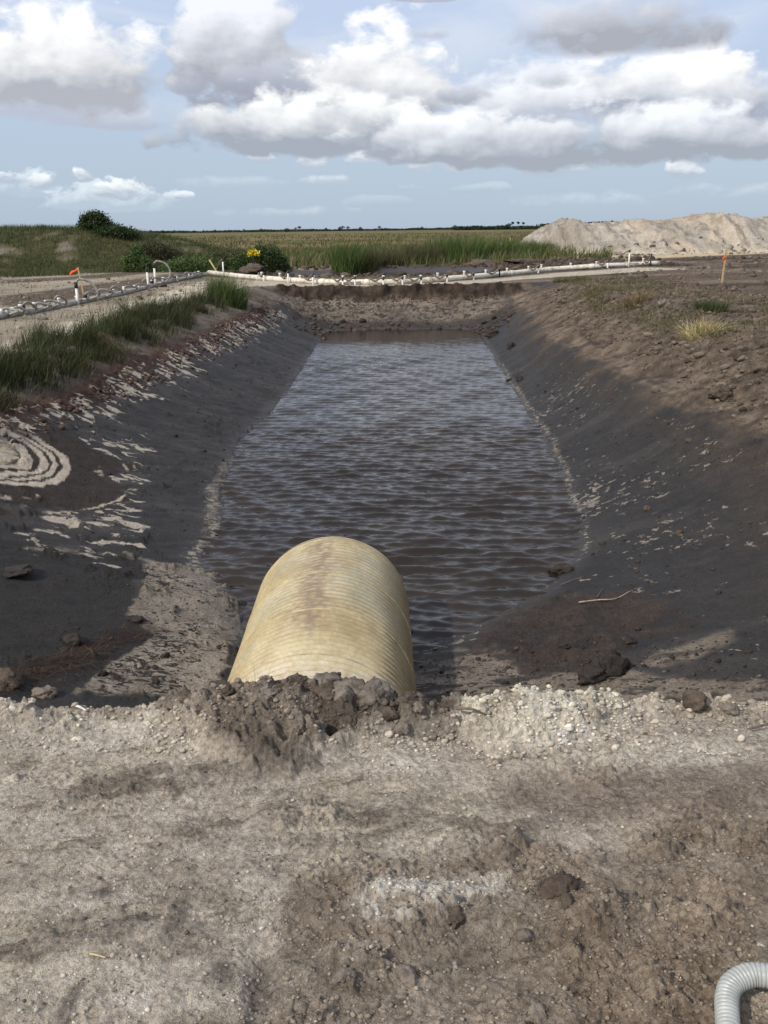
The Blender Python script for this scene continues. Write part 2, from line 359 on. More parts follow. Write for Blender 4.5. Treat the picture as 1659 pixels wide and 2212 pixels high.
def gbase(x, y):
    x = np.asarray(x, float); y = np.asarray(y, float)
    wob = fbm(x, y, 1.3, 3, 0.5, 40)*0.07*ss(3.2, 5, y)*ss(60, 30, y)
    xs = x+wob; yc = np.clip(y+0.25*fbm(x, y, 1.1, 3, .5, 41)*ss(22, 24, y)*ss(34, 28, y), SY[0], SY[-1])
    i = np.clip(np.searchsorted(SY, yc, side='right')-1, 0, len(SY)-2)
    t = (yc-SY[i])/(SY[i+1]-SY[i])
    z = np.zeros_like(xs); done = xs < -80
    Xk = SX[i]*(1-t)[..., None]+SX[i+1]*t[..., None]; Zk = SZ[i]*(1-t)[..., None]+SZ[i+1]*t[..., None]
    z = np.where(done, Zk[..., 0], Zk[..., -1])
    for k in range(13):
        a, b = Xk[..., k], Xk[..., k+1]
        s = (xs >= a) & (xs < b)
        u = np.clip((xs-a)/(b-a), 0, 1)
        z = np.where(s, Zk[..., k]*(1-u)+Zk[..., k+1]*u, z)
    return z
def gz(x, y):
    z = gbase(x, y)
    # heaped mud along the edge of the crossing
    n = 1+0.5*fbm(x, y, 0.35, 3, .5, 50)
    z = z+(hump(x, y, 575, 1530, .050, .24, .11)+hump(x, y, 690, 1560, .018, .2, .12)+hump(x, y, 800, 1570, .03, .2, .11)
           +hump(x, y, 900, 1580, .015, .14, .10)+hump(x, y, 1150, 1560, .030, .28, .11)+hump(x, y, 240, 1560, .012, .5, .10)
           +hump(x, y, 480, 1580, .02, .3, .12)+hump(x, y, 620, 1610, .045, .22, .10)
           +hump(x, y, 1430, 1580, .012, .35, .10)-hump(x, y, 712, 1612, .10, .055, .035)-hump(x, y, 950, 1560, .05, .07, .08))*n
    z = z+(hump(x, y, 780, 1950, .025, .25, .10)+hump(x, y, 1230, 1990, .03, .16, .10)-hump(x, y, 640, 2000, .025, .15, .09)
           -hump(x, y, 560, 2130, .03, .035, .09)+hump(x, y, 1060, 2000, .02, .10, .05)+hump(x, y, 1400, 1900, .02, .4, .06)
           -hump(x, y, 1380, 2030, .03, .08, .06)+hump(x, y, 1330, 2010, .03, .07, .07)+hump(x, y, 300, 2050, .012, .2, .1))
    d = pip_sd(x, y, DITCH); z = z-0.22*ss(-0.35, 0.6, d)
    return z
def g1(x, y): return float(gz(np.array([x]), np.array([y]))[0])
def G(px, py):                         # where the photograph's ray meets the ground
    d = ray(px, py); t = 1.0
    ts = np.geomspace(1.0, 400, 900); xs = d[0]*ts; ys = d[1]*ts; zs = CAMZ+d[2]*ts
    h = gz(xs, ys); k = np.argmax(zs <= h)
    if zs[k] > h[k]: k = len(ts)-1
    k = max(k, 1); a, b = zs[k-1]-h[k-1], zs[k]-h[k]; u = a/(a-b+1e-9); t = ts[k-1]+(ts[k]-ts[k-1])*u
    return np.array([d[0]*t, d[1]*t, CAMZ+d[2]*t])
def Gs(l): return [G(*p) for p in l]

# ------------------------------------------------------------------ ground mesh (finer close to where people stand)
Q = 1.0
th = np.concatenate([np.linspace(-180, -60, 25)[:-1], np.linspace(-60, -27, 60)[:-1], np.linspace(-27, 27, int(820*Q)),
                     np.linspace(27, 60, 60)[1:], np.linspace(60, 180, 25)[1:]])*np.pi/180
def geo(a, b, r): return list(np.geomspace(a, b, max(3, int(np.log(b/a)/np.log(r))))[:-1])
rr = np.array(geo(0.15, 1.3, 1.12)+geo(1.3, 3.1, 1+.0017/Q)+geo(3.1, 3.4, 1+.003/Q)+geo(3.4, 8, 1+.0045/Q)+geo(8, 24.2, 1+.0045/Q)+list(np.arange(24.2, 27.9, .035/Q))+geo(27.9, 34, 1.006)+geo(34, 60, 1.012)+geo(60, 6000, 1.05)+[6000.])
TH, RR = np.meshgrid(th, rr)
gx = (RR*np.sin(TH)).ravel(); gy = (RR*np.cos(TH)).ravel()
z0 = gz(gx, gy)
fore = ss(3.0, 2.72, gy)
# --- signed helper fields
i = np.clip(np.searchsorted(SY, np.clip(gy, SY[0], SY[-1]), side='right')-1, 0, len(SY)-2)
t = np.clip((gy-SY[i])/(SY[i+1]-SY[i]), 0, 1)
BX = SX[i]*(1-t)[:, None]+SX[i+1]*t[:, None]          # break lines at this y
wb = fbm(gx, gy, 1.1, 4, .55, 60)
xw = gx+wb*0.22
inY = ss(3.0, 3.4, gy)
red_d = xw-BX[:, 3]; rt_d = xw-BX[:, 10]
col = np.zeros((len(gx), 3)); rough = np.zeros(len(gx)); wet = np.zeros(len(gx))
def lay(mask, c, r=None, w=None):
    global col, rough, wet
    m = np.clip(mask, 0, 1)[:, None]; col = col*(1-m)+np.array(c)*m if np.ndim(c) == 1 else col*(1-m)+c*m
    if r is not None: rough = rough*(1-m[:, 0])+r*m[:, 0]
    if w is not None: wet = wet*(1-m[:, 0])+w*m[:, 0]
def two(a, b, f): f = np.clip(f, 0, 1)[:, None]; return np.array(a)*(1-f)+np.array(b)*f
f1 = fbm(gx, gy, 3.0, 5, .55, 1); f2 = fbm(gx, gy, 0.8, 5, .6, 2); f3 = fbm(gx, gy, 0.22, 5, .62, 3); f4 = fbm(gx, gy, 0.06, 4, .6, 4)
far = gy > 30
# base: far prairie
n_far = fbm(gx, gy, 40, 5, .55, 5); nf2 = fbm(gx, gy*0.25, 9, 4, .55, 6)
lay(np.ones(len(gx)), two((.085, .098, .036), (.20, .15, .075), .5+1.5*n_far+1.0*nf2), .25, 0)
lay(ss(200, 900, gy)*.6, (.115, .098, .052))
lay(ss(110, 60, gy)*ss(.0, .3, nf2)*.6, (.06, .085, .028))
# bare worked earth around the trench: right side brown, left side sand and dark track
rb = polymask(gx+wb*.6, gy+wb, [(2.5, -40), (60, -40), (60, 60), (15, 52), (8, 47), (5, 42), (3, 37), (2, 31)], .5)
lay(rb, two((.088, .066, .052), (.145, .112, .088), .5+.9*f2+.5*f1), .5, 0)
lay(rb*ss(.15, .35, fbm(gx, gy*2.2, 6, 4, .5, 7))*ss(20, 26, gy), (.19, .155, .125))
lay(rb*ss(.05, .2, fbm(gx*0.5, gy*1.6, 3, 5, .6, 8))*ss(18, 24, gy)*.85, (.050, .038, .031))
rough += rb*ss(16, 22, gy)*.8
lb = polymask(gx+wb*.5, gy+wb, [(-2.6, -40), (-60, -40), (-60, 33), (-20, 35), (-14, 38), (-9, 44), (-6, 41), (-3, 36), (-2.6, 27)], .5)
lay(lb, two((.20, .165, .125), (.37, .325, .255), .55+.9*f1+.6*f2), .3, 0)
trk = polymask(gx+wb*.35, gy+wb*.4, Gs([(0, 640), (150, 622), (330, 598), (400, 584), (470, 578), (480, 584), (410, 596), (310, 618), (180, 645), (60, 662), (0, 672)]), .25)
lay(trk*ss(-.35, .15, f2+.3), two((.075, .058, .047), (.15, .12, .095), .5+f3*1.2), .6, 0)
trk2 = polymask(gx, gy+wb*.5, Gs([(0, 605), (120, 600), (230, 592), (350, 582), (350, 588), (230, 600), (120, 607), (0, 613)]), .15)
lay(trk2*.85, (.09, .07, .055), .6, 0)
sandL = polymask(gx+wb*.3, gy+wb*.3, Gs([(0, 745), (120, 705), (260, 660), (400, 618), (470, 598), (520, 612), (560, 622), (500, 640), (330, 672), (180, 730), (0, 790)]), .3)
lay(sandL*ss(-.75, -.1, f2), two((.46, .41, .32), (.58, .53, .43), .5+f2), .25, 0)
back = ss(29, 34, gy)*ss(48, 42, gy)*polymask(gx+wb, gy, [(-8, 29), (9, 29), (9, 48), (-8, 48)], .7)
lay(back*.95, two((.040, .030, .024), (.115, .088, .068), .45+f2*1.6+f1), .9, 0)
strip = polymask(gx+wb*.2, gy+wb*.25, Gs([(440, 598), (560, 606), (700, 612), (829, 614), (1000, 607), (1200, 590), (1400, 578), (1490, 582), (1380, 588), (1240, 597), (1120, 605), (960, 618), (829, 622), (640, 621), (560, 618), (440, 612)]), .35)
lay(strip*ss(-.55, .0, f2+.2), two((.36, .31, .245), (.50, .45, .37), .5+f3), .2, 0)
lay(polymask(gx+wb*.6, gy+wb*.6, Gs([(640, 580), (700, 572), (735, 574), (742, 584), (690, 588), (640, 588)]), .3)*.9, (.42, .36, .27), .2, 0)
lay(polymask(gx+wb, gy+wb, Gs([(1190, 556), (1290, 551), (1400, 552), (1470, 548), (1659, 540), (1659, 548), (1470, 556), (1340, 562), (1230, 562)]), .6)*.9, (.50, .42, .28), .2, 0)
dt = pip_sd(gx, gy, DITCH); lay(ss(-.9, .1, dt)*back, (.035, .026, .022), .4, 1)
# --- the trench
trench = inY*ss(-.05, .12, gx-BX[:, 2]+.6)*ss(.05, -.12, gx-BX[:, 11])*ss(27.6, 27.1, gy+wb*.3)
mud = two((.017, .016, .016), (.034, .030, .028), .5+f2*.9+f3*.5)
lay(trench, mud, .22, .62)
lay(trench*ss(0.0, .25, red_d)*ss(0, -.25, rt_d)*ss(.10, .3, fbm(gx*.6, gy*1.5, .9, 4, .55, 12))*.5, (.060, .052, .047))
# right bank: warm brown in its upper half, fine pale flecks, pale dried rim above the water
rsl = trench*ss(0.1, .5, (gx-BX[:, 8])/(BX[:, 10]-BX[:, 8]+1e-6))*ss(0, -.2, rt_d)
rg_ = np.clip((gx-BX[:, 8])/(BX[:, 10]-BX[:, 8]+1e-6), 0, 1)
lay(rsl*(.08+.7*ss(.45, 1.0, rg_)), two((.046, .039, .034), (.072, .058, .048), .5+f2), .25, .2)
# dots: small pale flecks
fleck = fbm(gx*1.3, gy*.9, .11, 3, .55, 13)+.45*fbm(gx, gy, .9, 3, .5, 14)
rim = np.exp(-((gx-BX[:, 8]-.06-wb*.1)/.07)**2)*trench*ss(6.3, 7.0, gy)*ss(22, 15, gy)
rim_s = .75*np.exp(-((gx-BX[:, 8]-.04-wb*.06)/.055)**2)*trench*ss(6.3, 7.0, gy)*ss(24, 15, gy)
riml = np.exp(-((gx-BX[:, 5]+.05-wb*.1)/.08)**2)*trench*ss(5.5, 6.5, gy)*ss(12, 9.8, gy)
riml_s = .8*np.exp(-((gx-BX[:, 5]+.07-wb*.1)/.10)**2)*ss(9.8,8.8,gy)*trench*ss(5.9, 6.6, gy)*ss(12, 9.8, gy)
# slabs of dried silt on the left water's edge
lay(polymask(gx+f3*.05, gy+f3*.05, Gs([(497, 985), (506, 985), (498, 1030), (478, 1070), (448, 1180), (432, 1175), (455, 1085), (468, 1060), (472, 1025)]), .04)*ss(-.25, .1, f4+f3), (.27, .235, .185), .8, .1)
# sandy track above the right bank, then rough churned bank with clods
sR = ss(-.05, .12, rt_d)*ss(.75, .30, rt_d+wb*.4)*trench
gr_ = trench*ss(-.20, .05, rt_d+.4*f2)*ss(.95, .3, rt_d)
lay(gr_*.8, two((.070, .054, .043), (.115, .088, .068), .5+f3+f2), .35, .1)
tk_ = 1-2*np.abs(perlin(gy*.9, (gx-BX[:, 10])/.11, 44))
lay(sR*ss(-.25, .30, f2+.35*f3+.18*tk_), two((.115, .088, .067), (.215, .170, .132), .5+f3*1.4+f1), .55, 0)
rgh = ss(.22, .6, rt_d+wb*.5)*ss(3.2, 4, gy)*ss(27.5, 24, gy)*ss(8.5, 6.0, gx)
lay(rgh, two((.058, .045, .036), (.19, .15, .115), .5+1.3*f3+.6*f2), 1.0, 0)
# left bank: red-brown root mat, sand stripes
rootm = trench*np.exp(-((red_d+.05)/.26)**2)*ss(3.5, 5.5, gy)*ss(26, 21, gy)
lay(rootm*ss(-.38, -.02, f2+.3*f3+.15), two((.050, .030, .025), (.105, .066, .052), .5+f3*1.6), .95, 0)
upl = trench*ss(.08, -.18, red_d)
lay(upl*(1-rootm)*.9, two((.10, .082, .066), (.24, .20, .155), .45+f2*1.2+f3*.7), .5, 0)
# streaks run along the fall of the bank
ca, sa = math.cos(R(-28)), math.sin(R(-28))
uu = gx*ca-gy*sa; vv = gx*sa+gy*ca
st = fbm(uu*.35, vv, .16, 3, .5, 21)+.55*fbm(gx, gy, .7, 3, .5, 22)
prox = np.exp(-((red_d-.22)/.42)**2)+.35*np.exp(-((red_d-.9)/.5)**2)*ss(11, 8, gy)
st2 = fbm(gx, gy, .30, 3, .5, 23)+.4*fbm(gx, gy, .9, 2, .5, 24)
zoneB = polymask(gx+wb*.2, gy+wb*.2, Gs([(20, 1150), (130, 1080), (200, 960), (330, 930), (330, 1150), (280, 1230), (60, 1200)]), .15)
# fine ridges on the left bank
ridges = fbm(uu*.15, vv, .13, 3, .5, 25)
lay(trench*(gx < BX[:, 5])*ss(.3, .8, red_d)*ss(.1, .5, ridges)*.5, (.070, .062, .058))
# curved tyre arcs in pale silt
ac = G(-70, 965); dA = np.hypot((gx-ac[0])*.80, (gy-ac[1])*.86)+f2*.05
aw = np.arctan2(gy-ac[1], gx-ac[0]); arcm = ss(.34, .37, dA)*ss(1.20, 1.12, dA+.5*f2)*ss(1.5, .9, aw)*ss(-2.6, -2.0, aw)*(gy > 5.5)*ss(5.2, 5.6, gy)
ring = np.sin((dA-.36)*2*np.pi/(.15+.05*np.sin(dA*7))+f3*.9+f2)
arcz = arcm
lay(arcm, (.045, .038, .034), .15, .1)
lay(arcm*ss(-.45, -.15, ring+.9*fbm(gx, gy, .4, 5, .6, 26)-1.1*ss(.78, 1.15, dA)), (.47, .41, .335), .1, 0)
lay(ss(.36, .30, dA), (.33, .27, .17), .2, 0)
# near floor of the trench, left lobe: mottled sand over muck; flat dark mud beside it
lobe = polymask(gx+f2*.08+f3*.08+f4*.03, gy+f2*.08+f3*.08+f4*.03, Gs([(318, 1212), (420, 1228), (492, 1242), (505, 1300), (520, 1365), (500, 1420), (480, 1500), (300, 1505), (140, 1505), (250, 1430), (330, 1380), (265, 1330), (300, 1270)]), .018)
lobes = fbm(gx*1.2, gy, .085, 4, .6, 30)+.5*fbm(gx, gy, .5, 3, .5, 31)
flat = polymask(gx+wb*.1, gy+wb*.1, Gs([(-500, 1150), (0, 1165), (120, 1180), (318, 1212), (300, 1290), (260, 1340), (330, 1390), (250, 1430), (130, 1500), (0, 1520), (-600, 1520)]), .05)
lay(flat, two((.023, .0215, .0215), (.034, .030, .028), .5+f3), .10, .35)
lay(lobe, two((.20, .172, .142), (.31, .27, .225), .5+f3+f2), .35, .15)
lobsm = lobe*1
edge = np.exp(-(linedist(gx+wb*.03, gy, Gs([(60, 1185), (200, 1193), (318, 1212), (420, 1230), (480, 1240), (497, 1270), (507, 1330), (520, 1370)]))/.03)**2)
lay(edge*ss(-.3, .1, f3)*.8, (.30, .265, .22), .2, .1)
# near floor, right of the pipe
nr = polymask(gx+wb*.15+f2*.12+f3*.08, gy+wb*.15+f2*.12+f3*.08, Gs([(880, 1430), (960, 1405), (1060, 1400), (1150, 1450), (1230, 1455), (1330, 1450), (1500, 1472), (1659, 1490), (2200, 1500), (2200, 1530), (860, 1530)]), .03)
nr = np.maximum(nr, .8*polymask(gx+f3*.10, gy+f2*.08+f3*.06, Gs([(1400, 1420), (1500, 1385), (1570, 1362), (1582, 1385), (1480, 1432), (1380, 1442)]), .03))
lay(nr, two((.17, .14, .112), (.26, .22, .18), .5+f3*1.1), .4, .1)
lay(nr*ss(.05, .2, fbm(gx*.5, gy*1.6, .22, 4, .6, 32)+.02), (.060, .052, .047), .3, .3)
dk = polymask(gx+wb*.2+f3*.15, gy+wb*.2+f2*.15, Gs([(1060, 1330), (1200, 1290), (1420, 1300), (1500, 1360), (1330, 1410), (1230, 1445), (1130, 1440), (1030, 1390)]), .08)
lay(dk*ss(-.5, .1, f3+f2), two((.035, .028, .025), (.070, .052, .043), .5+f3), .8, .3)
wetm = np.exp(-((z0-ZW)/.035)**2)*trench
lay(wetm*.6, (.045, .040, .038), None, 1.0)
# far end: mottled lower bank, dark cliff
fe = polymask(gx+wb*.3, gy, [(-2.9, 24.6), (3.6, 24.6), (3.7, 27.1), (-2.9, 27.1)], .25)*ss(24.3, 24.9, gy+wb*.5)
lay(fe, two((.030, .024, .020), (.070, .055, .045), .5+f2+f3*.5), .5, .3)
crx = 0*gx
_crx = 1-2*np.abs(perlin(gx/.16, gy/.26, 33)); cry = fbm(gx, gy, 1.2, 3, .5, 34)
cl = fe*0+polymask(gx+wb*.3, gy+wb*.2, [(-3.2, 26.75), (4.2, 26.75), (4.2, 27.35), (-3.2, 27.35)], .12)
lay(cl, two((.018, .013, .011), (.075, .055, .042), .5+1.4*fbm(gx, gy, .3, 4, .6, 35)), 1.2, .1)
# --- the crossing in front
A = fore
nz = .5+.55*f1+.75*f2+.55*f3
lay(A, two((.255, .220, .182), (.46, .408, .345), nz+.16), .5, 0)
lay(A*ss(.08, .24, fbm(gx*.8, gy*1.6-gx*.3, .40, 6, .66, 36)+.10*f4)*.72, two((.125, .102, .080), (.20, .17, .135), .5+f3*1.5), .75)
lay(A*ss(.12, .22, fbm(gx*.6, gy*1.7-gx*.4, .50, 6, .64, 37))*.85, two((.40, .350, .280), (.53, .475, .39), .5+f3), .4)
def patch(px, py, rx, ry, s=.25):   # irregular stain around a point of the crossing
    q = W(px, py); wx_ = abs(W(px+rx, py)[0]-q[0]); wy_ = abs(W(px, py-ry)[1]-q[1])
    r_ = np.hypot((gx-q[0]+.10*f2+.05*f3)/wx_, (gy-q[1]+.08*f2+.05*f3+.15*(gx-q[0])*0)/wy_)
    return A*ss(1+s, 1-s, r_+.55*f3)
for px, py, rx, ry, k_ in ((150, 1590, 220, 28, .9), (30, 1560, 120, 20, .9), (820, 1640, 150, 34, .75), (1180, 1570, 190, 50, .9), (1500, 1640, 220, 32, .8), (930, 1850, 150, 34, .6), (560, 2010, 40, 80, .8),
                        (300, 2150, 260, 50, .85), (60, 1800, 120, 30, .6), (480, 1860, 120, 20, .5), (200, 1960, 90, 22, .7), (870, 1960, 130, 40, .9), (1040, 1945, 90, 26, .9), (1250, 1830, 120, 20, .5), (1340, 1990, 60, 24, .6), (620, 1680, 60, 26, .8)):
    lay(patch(px, py, rx, ry)*k_, two((.43, .385, .33), (.60, .545, .47), .5+f3*1.2), .35)
for px, py, rx, ry, k_ in ((40, 1640, 90, 26, .8), (250, 1715, 140, 26, .65), (480, 1680, 90, 24, .7), (650, 1770, 130, 30, .7), (870, 1760, 140, 50, .65), (1300, 1730, 330, 34, .55), (290, 1990, 70, 16, .8), (110, 2050, 150, 34, .55),
                        (470, 2130, 50, 30, .8), (60, 1900, 90, 30, .45), (350, 1900, 60, 16, .5), (700, 2000, 130, 60, .7), (700, 1830, 100, 18, .5), (420, 1790, 90, 14, .4)):
    lay(patch(px, py, rx, ry)*k_*ss(-.35, .15, f3+.6*f4)*.9, two((.13, .110, .092), (.24, .205, .172), .5+f3*1.5), .9)
br = polymask(gx+wb*.12, gy+wb*.10, [W(*p) for p in [(545, 2400), (548, 1990), (600, 1930), (760, 1890), (1000, 1850), (1220, 1860), (1400, 1800), (1659, 1760), (2300, 1760), (2300, 2500)]], .07)
lay(br*(.40+.55*ss(-.25, .2, f2)), two((.125, .096, .072), (.26, .208, .160), .5+1.0*f3+.4*f2+.3*f4), .95)
br2 = polymask(gx+wb*.1, gy+wb*.08, [W(*p) for p in [(1050, 1690), (1659, 1660), (1800, 1700), (1800, 1790), (1300, 1800), (1080, 1760)]], .07)
lay(br2*.7, two((.19, .15, .122), (.27, .225, .185), .5+f3), .45)
paleA = polymask(gx+f2*.08, gy+f2*.08, [W(*p) for p in [(740, 1990), (790, 1950), (900, 1925), (1075, 1925), (1085, 1950), (1000, 1985), (930, 2040), (790, 2020)]], .03)
lay(paleA*ss(-.35, .1, f3+f4*.6), (.50, .46, .405), 1.1)
for pg in ([(700, 1630), (760, 1600), (880, 1580), (960, 1590), (900, 1620), (780, 1640), (740, 1700), (700, 1690)],
           [(590, 1690), (660, 1650), (665, 1690), (620, 1720)], [(380, 2120), (470, 2090), (560, 1960), (585, 2080), (540, 2212), (330, 2212)],
           [(480, 1900), (560, 1900), (575, 2010), (520, 2000)], [(0, 2170), (120, 2100), (300, 2120), (200, 2212), (0, 2240)],
           [(1480, 1610), (1659, 1580), (1800, 1600), (1800, 1660), (1600, 1650)], [(130, 1560), (0, 1560), (-200, 1600), (0, 1640), (180, 1590)],
           [(760, 1735), (850, 1745), (830, 1760), (760, 1750)], [(1180, 1640), (1400, 1620), (1600, 1655), (1400, 1665), (1200, 1665)]):
    lay(A*polymask(gx+f2*.07+f3*.03, gy+f2*.07+f3*.03, [W(*p) for p in pg], .04)*ss(-.5, .0, f3)*.85, two((.36, .32, .265), (.50, .45, .385), .5+f3), .6)
crumb = polymask(gx+f2*.08, gy+f2*.06, [W(*p) for p in [(985, 1560), (1040, 1515), (1120, 1500), (1300, 1508), (1345, 1540), (1310, 1580), (1200, 1610), (1080, 1620), (1010, 1590)]], .035)
lay(A*crumb*ss(-.55, -.05, f3+f4*.5), two((.40, .36, .29), (.62, .57, .475), .5+f3*1.6), 1.7)
hp = polymask(gx+f2*.08, gy+f2*.07, [W(*p) for p in [(330, 1500), (470, 1500), (520, 1470), (650, 1470), (870, 1510), (985, 1545), (1000, 1580), (900, 1590), (800, 1605), (700, 1640), (640, 1670), (560, 1660), (470, 1640), (440, 1590), (340, 1560)]], .04)
lay(A*hp*.95, two((.125, .102, .084), (.26, .22, .18), .5+1.3*f3+.5*f4), 2.0)
hp2 = polymask(gx+f2*.06, gy+f2*.05, [W(*p) for p in [(400, 1505), (470, 1498), (520, 1460), (650, 1460), (870, 1510), (990, 1550), (985, 1575), (850, 1585), (720, 1610), (650, 1560), (560, 1520), (420, 1520)]], .03)
lay(A*hp2*.9, two((.065, .052, .043), (.125, .10, .082), .5+1.3*f3), 2.2)
lay(A*polymask(gx+f2*.08, gy+f2*.05, [W(*p) for p in [(520, 1640), (700, 1650), (720, 1670), (560, 1690)]], .03)*.7, (.10, .082, .068), 1.6)
edgeband = A*ss(2.55, 2.72, gy+wb*.12)
rough = np.maximum(rough, edgeband*1.5)
lay(edgeband*ss(-.1, .35, f3)*(1-hp)*(1-crumb)*.7, (.17, .145, .12))
for px, py, rx, ry in ((565, 2130, .035, .085), (215, 1940, .03, .02), (300, 2000, .07, .02), (480, 2110, .03, .05), (385, 1995, .03, .06), (150, 2185, .02, .05)):
    c = W(px, py); lay(A*np.exp(-(((gx-c[0]+f3*.03)/rx)**2+((gy-c[1]+f3*.03)/ry)**2)**1.5)*.75, (.095, .08, .072), .6)
pat = np.zeros((len(gx), 3))
pat[:, 0] = np.clip(trench*(gx > 0)*ss(21, 12, gy)*ss(-.1, .3, rt_d*-1)*(.55+1.0*fbm(gx, gy, 1.1, 3, .5, 14)), 0, 1)*(1-nr)*(1-dk*.8)
pat[:, 1] = np.clip(trench*(gx < 0)*ss(4.2, 5.6, gy)*ss(26.5, 22, gy)*np.maximum(prox*(.72+.5*fbm(gx, gy, .7, 3, .5, 22)), zoneB*.62)*(1-arcm), 0, 1)*ss(-.25, -.05, red_d)
pat[:, 2] = fe*ss(24.9, 25.4, gy)*ss(27.0, 26.7, gy)*np.clip(.75+.9*cry, 0, 1)
pat2 = np.zeros((len(gx), 3))
pat2[:, 0] = np.clip(lobsm*(.50+.6*fbm(gx, gy, .5, 3, .5, 31)), 0, 1.2)+nr*(.45+.5*f2)
pat2[:, 1] = np.clip(rim_s*.9+riml_s, 0, 1)
pat2[:, 2] = np.clip(A*(1-hp*.6), 0, 1)
# drag lines where the wheels left the trench (right, just past the edge)
# --- relief
lamb = rough
n1 = billow(gx, gy, .34, 4, .55, 70); n2 = billow(gx, gy, .11, 3, .6, 71); n3 = fbm(gx, gy, .035, 3, .6, 72)
near = ss(9, 3.5, RR.ravel())
dz = lamb*(.025*n1+.014*n2*ss(40, 15, gy)+.0058*n3*near)
cr = fbm(gx, gy, .09, 3, .55, 73); dz += A*lamb*.007*ss(.0, .5, cr)+A*.0025*perlin(gx/.014, gy/.014, 74)*near
bl = np.maximum(0, fbm(gx, gy, .20, 4, .62, 56)-.16)*ss(-.15, .25, fbm(gx, gy, 1.6, 3, .5, 57))
dz += trench*(gx < 0)*.16*bl+trench*(gx > 0)*.10*bl
dz += hp*A*(.014*n1+.014*n2+.007*billow(gx, gy, .045, 3, .6, 82))
dz += A*crumb*(.012*billow(gx, gy, .06, 3, .6, 75)+.005*billow(gx, gy, .022, 2, .6, 83))
dz += trench*(gx < BX[:, 5])*ss(.2, .6, red_d)*.018*ridges*ss(3.6, 5, gy)
rl = 1-2*np.abs(perlin(gx*.35, gy/.16+.8*fbm(gx, gy, .8, 2, .5, 45), 46))
dz += trench*(ss(.1, .5, red_d)*(gx < BX[:, 5])+.5*ss(.1, .3, -rt_d)*(gx > BX[:, 8]))*.020*rl*ss(6.5, 9, gy)*ss(26, 22, gy)
dz += trench*(.008*fbm(gx, gy, .25, 4, .55, 76)+.012*ss(.15, .5, fbm(gx, gy, .16, 3, .6, 47))*(.5+.5*ss(0, .4, f2)))
rut = fbm(gx*math.cos(R(16))-gy*math.sin(R(16))*0+gy*.3, (gy-gx*.22)/.28, 1.0, 4, .55, 48)
dz += A*(.020*rut+.012*fbm(gx, gy, .35, 3, .5, 49))
T = A*np.clip(ss(.05, .26, fbm(gx, gy*1.3-gx*.25, .55, 5, .6, 36)+.35*(br-.35)+.25*(rough-.5)+.5*hp+.4*edgeband), 0, 1)*(1-.3*ss(.1, .3, fbm(gx, gy, .2, 3, .5, 52)))
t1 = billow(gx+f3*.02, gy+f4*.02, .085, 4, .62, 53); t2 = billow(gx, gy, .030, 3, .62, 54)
lump = np.maximum(0, fbm(gx, gy, .14, 4, .6, 55)-.08)
dz += T*(.016*t1+.0060*t2+.085*lump)+A*(.0022*t2)
dz += rgh*(.10*billow(gx, gy, .9, 4, .6, 77)+.03*n2)
dz += rootm*(.045*billow(gx, gy, .3, 3, .6, 78))
dz += arcz*(.002*ring)
dz += cl*(.12*fbm(gx, gy, .35, 4, .6, 79)+.05*billow(gx, gy, .16, 3, .6, 84))
dz += fe*.05*billow(gx, gy, .35, 4, .6, 80)
dz += ss(40, 60, gy)*.06*fbm(gx, gy, 3, 3, .5, 81)*ss(800, 200, gy)
dz *= ss(-1.25, -1.02, z0)*.8+.2
z = z0+dz
tk = (T*ss(.1, -.45, t1)*.42)[:, None]; col = col*(1-tk)+col*np.array((.62, .58, .55))*tk      # darker tone in the torn hollows
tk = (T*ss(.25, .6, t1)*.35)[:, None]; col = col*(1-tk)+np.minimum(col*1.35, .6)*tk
mV = np.stack([gx, gy, z], 1)
F = grid_faces(len(rr), len(th))
# ground material: colour of each patch of earth, plus grain
m, nt, b = newmat('earth', .95, .15); oc = objco(nt)
base = attr(nt, 'col'); wetA = attr(nt, 'wet', True)
ps_ = nt.nodes.new('ShaderNodeSeparateColor'); nt.links.new(attr(nt, 'pat').s, ps_.inputs[0]); pr, pg_, pb = (E(nt, ps_.outputs[k]) for k in range(3))
def mapped(rz, sc):
    q = nt.nodes.new('ShaderNodeMapping'); q.inputs['Rotation'].default_value = (0, 0, R(rz)); q.inputs['Scale'].default_value = sc; nt.links.new(oc.s, q.inputs[0]); return E(nt, q.outputs[0])
fl = noise(nt, mapped(0, (11, 13, 9)), 1.0, 4, .62, .4)
base = mix(nt, (fl+pr*0.20).step(.735, .765), base, (.24, .205, .165))
sk = noise(nt, mapped(24, (3.6, 7.5, 6)), 1.0, 5, .62, .6)
base = mix(nt, (sk+pg_*0.31).step(.728, .758)*pg_.step(.02, .1), base, (.40, .35, .285))
vo = nt.nodes.new('ShaderNodeTexVoronoi'); vo.feature = 'DISTANCE_TO_EDGE'; vo.inputs['Scale'].default_value = 3.2
wn = nt.nodes.new('ShaderNodeVectorMath'); wn.operation = 'ADD'; nt.links.new(oc.s, wn.inputs[0]); nt.links.new(noise(nt, oc, 5, 4, .6, color=True).s, wn.inputs[1]); nt.links.new(wn.outputs[0], vo.inputs['Vector'])
ck = E(nt, vo.outputs['Distance'])+noise(nt, oc, 9, 4, .65)*0.35
base = mix(nt, ck.step(.33, .26)*pb, base, (.22, .18, .14))
p2_ = nt.nodes.new('ShaderNodeSeparateColor'); nt.links.new(attr(nt, 'pat2').s, p2_.inputs[0]); q0, q1, q2_ = (E(nt, p2_.outputs[k]) for k in range(3))
lm = noise(nt, mapped(10, (13, 24, 16)), 1.0, 6, .66, .8)
base = mix(nt, (lm+q0*0.24).step(.66, .70)*q0.step(.02, .2), base, (.045, .039, .035))
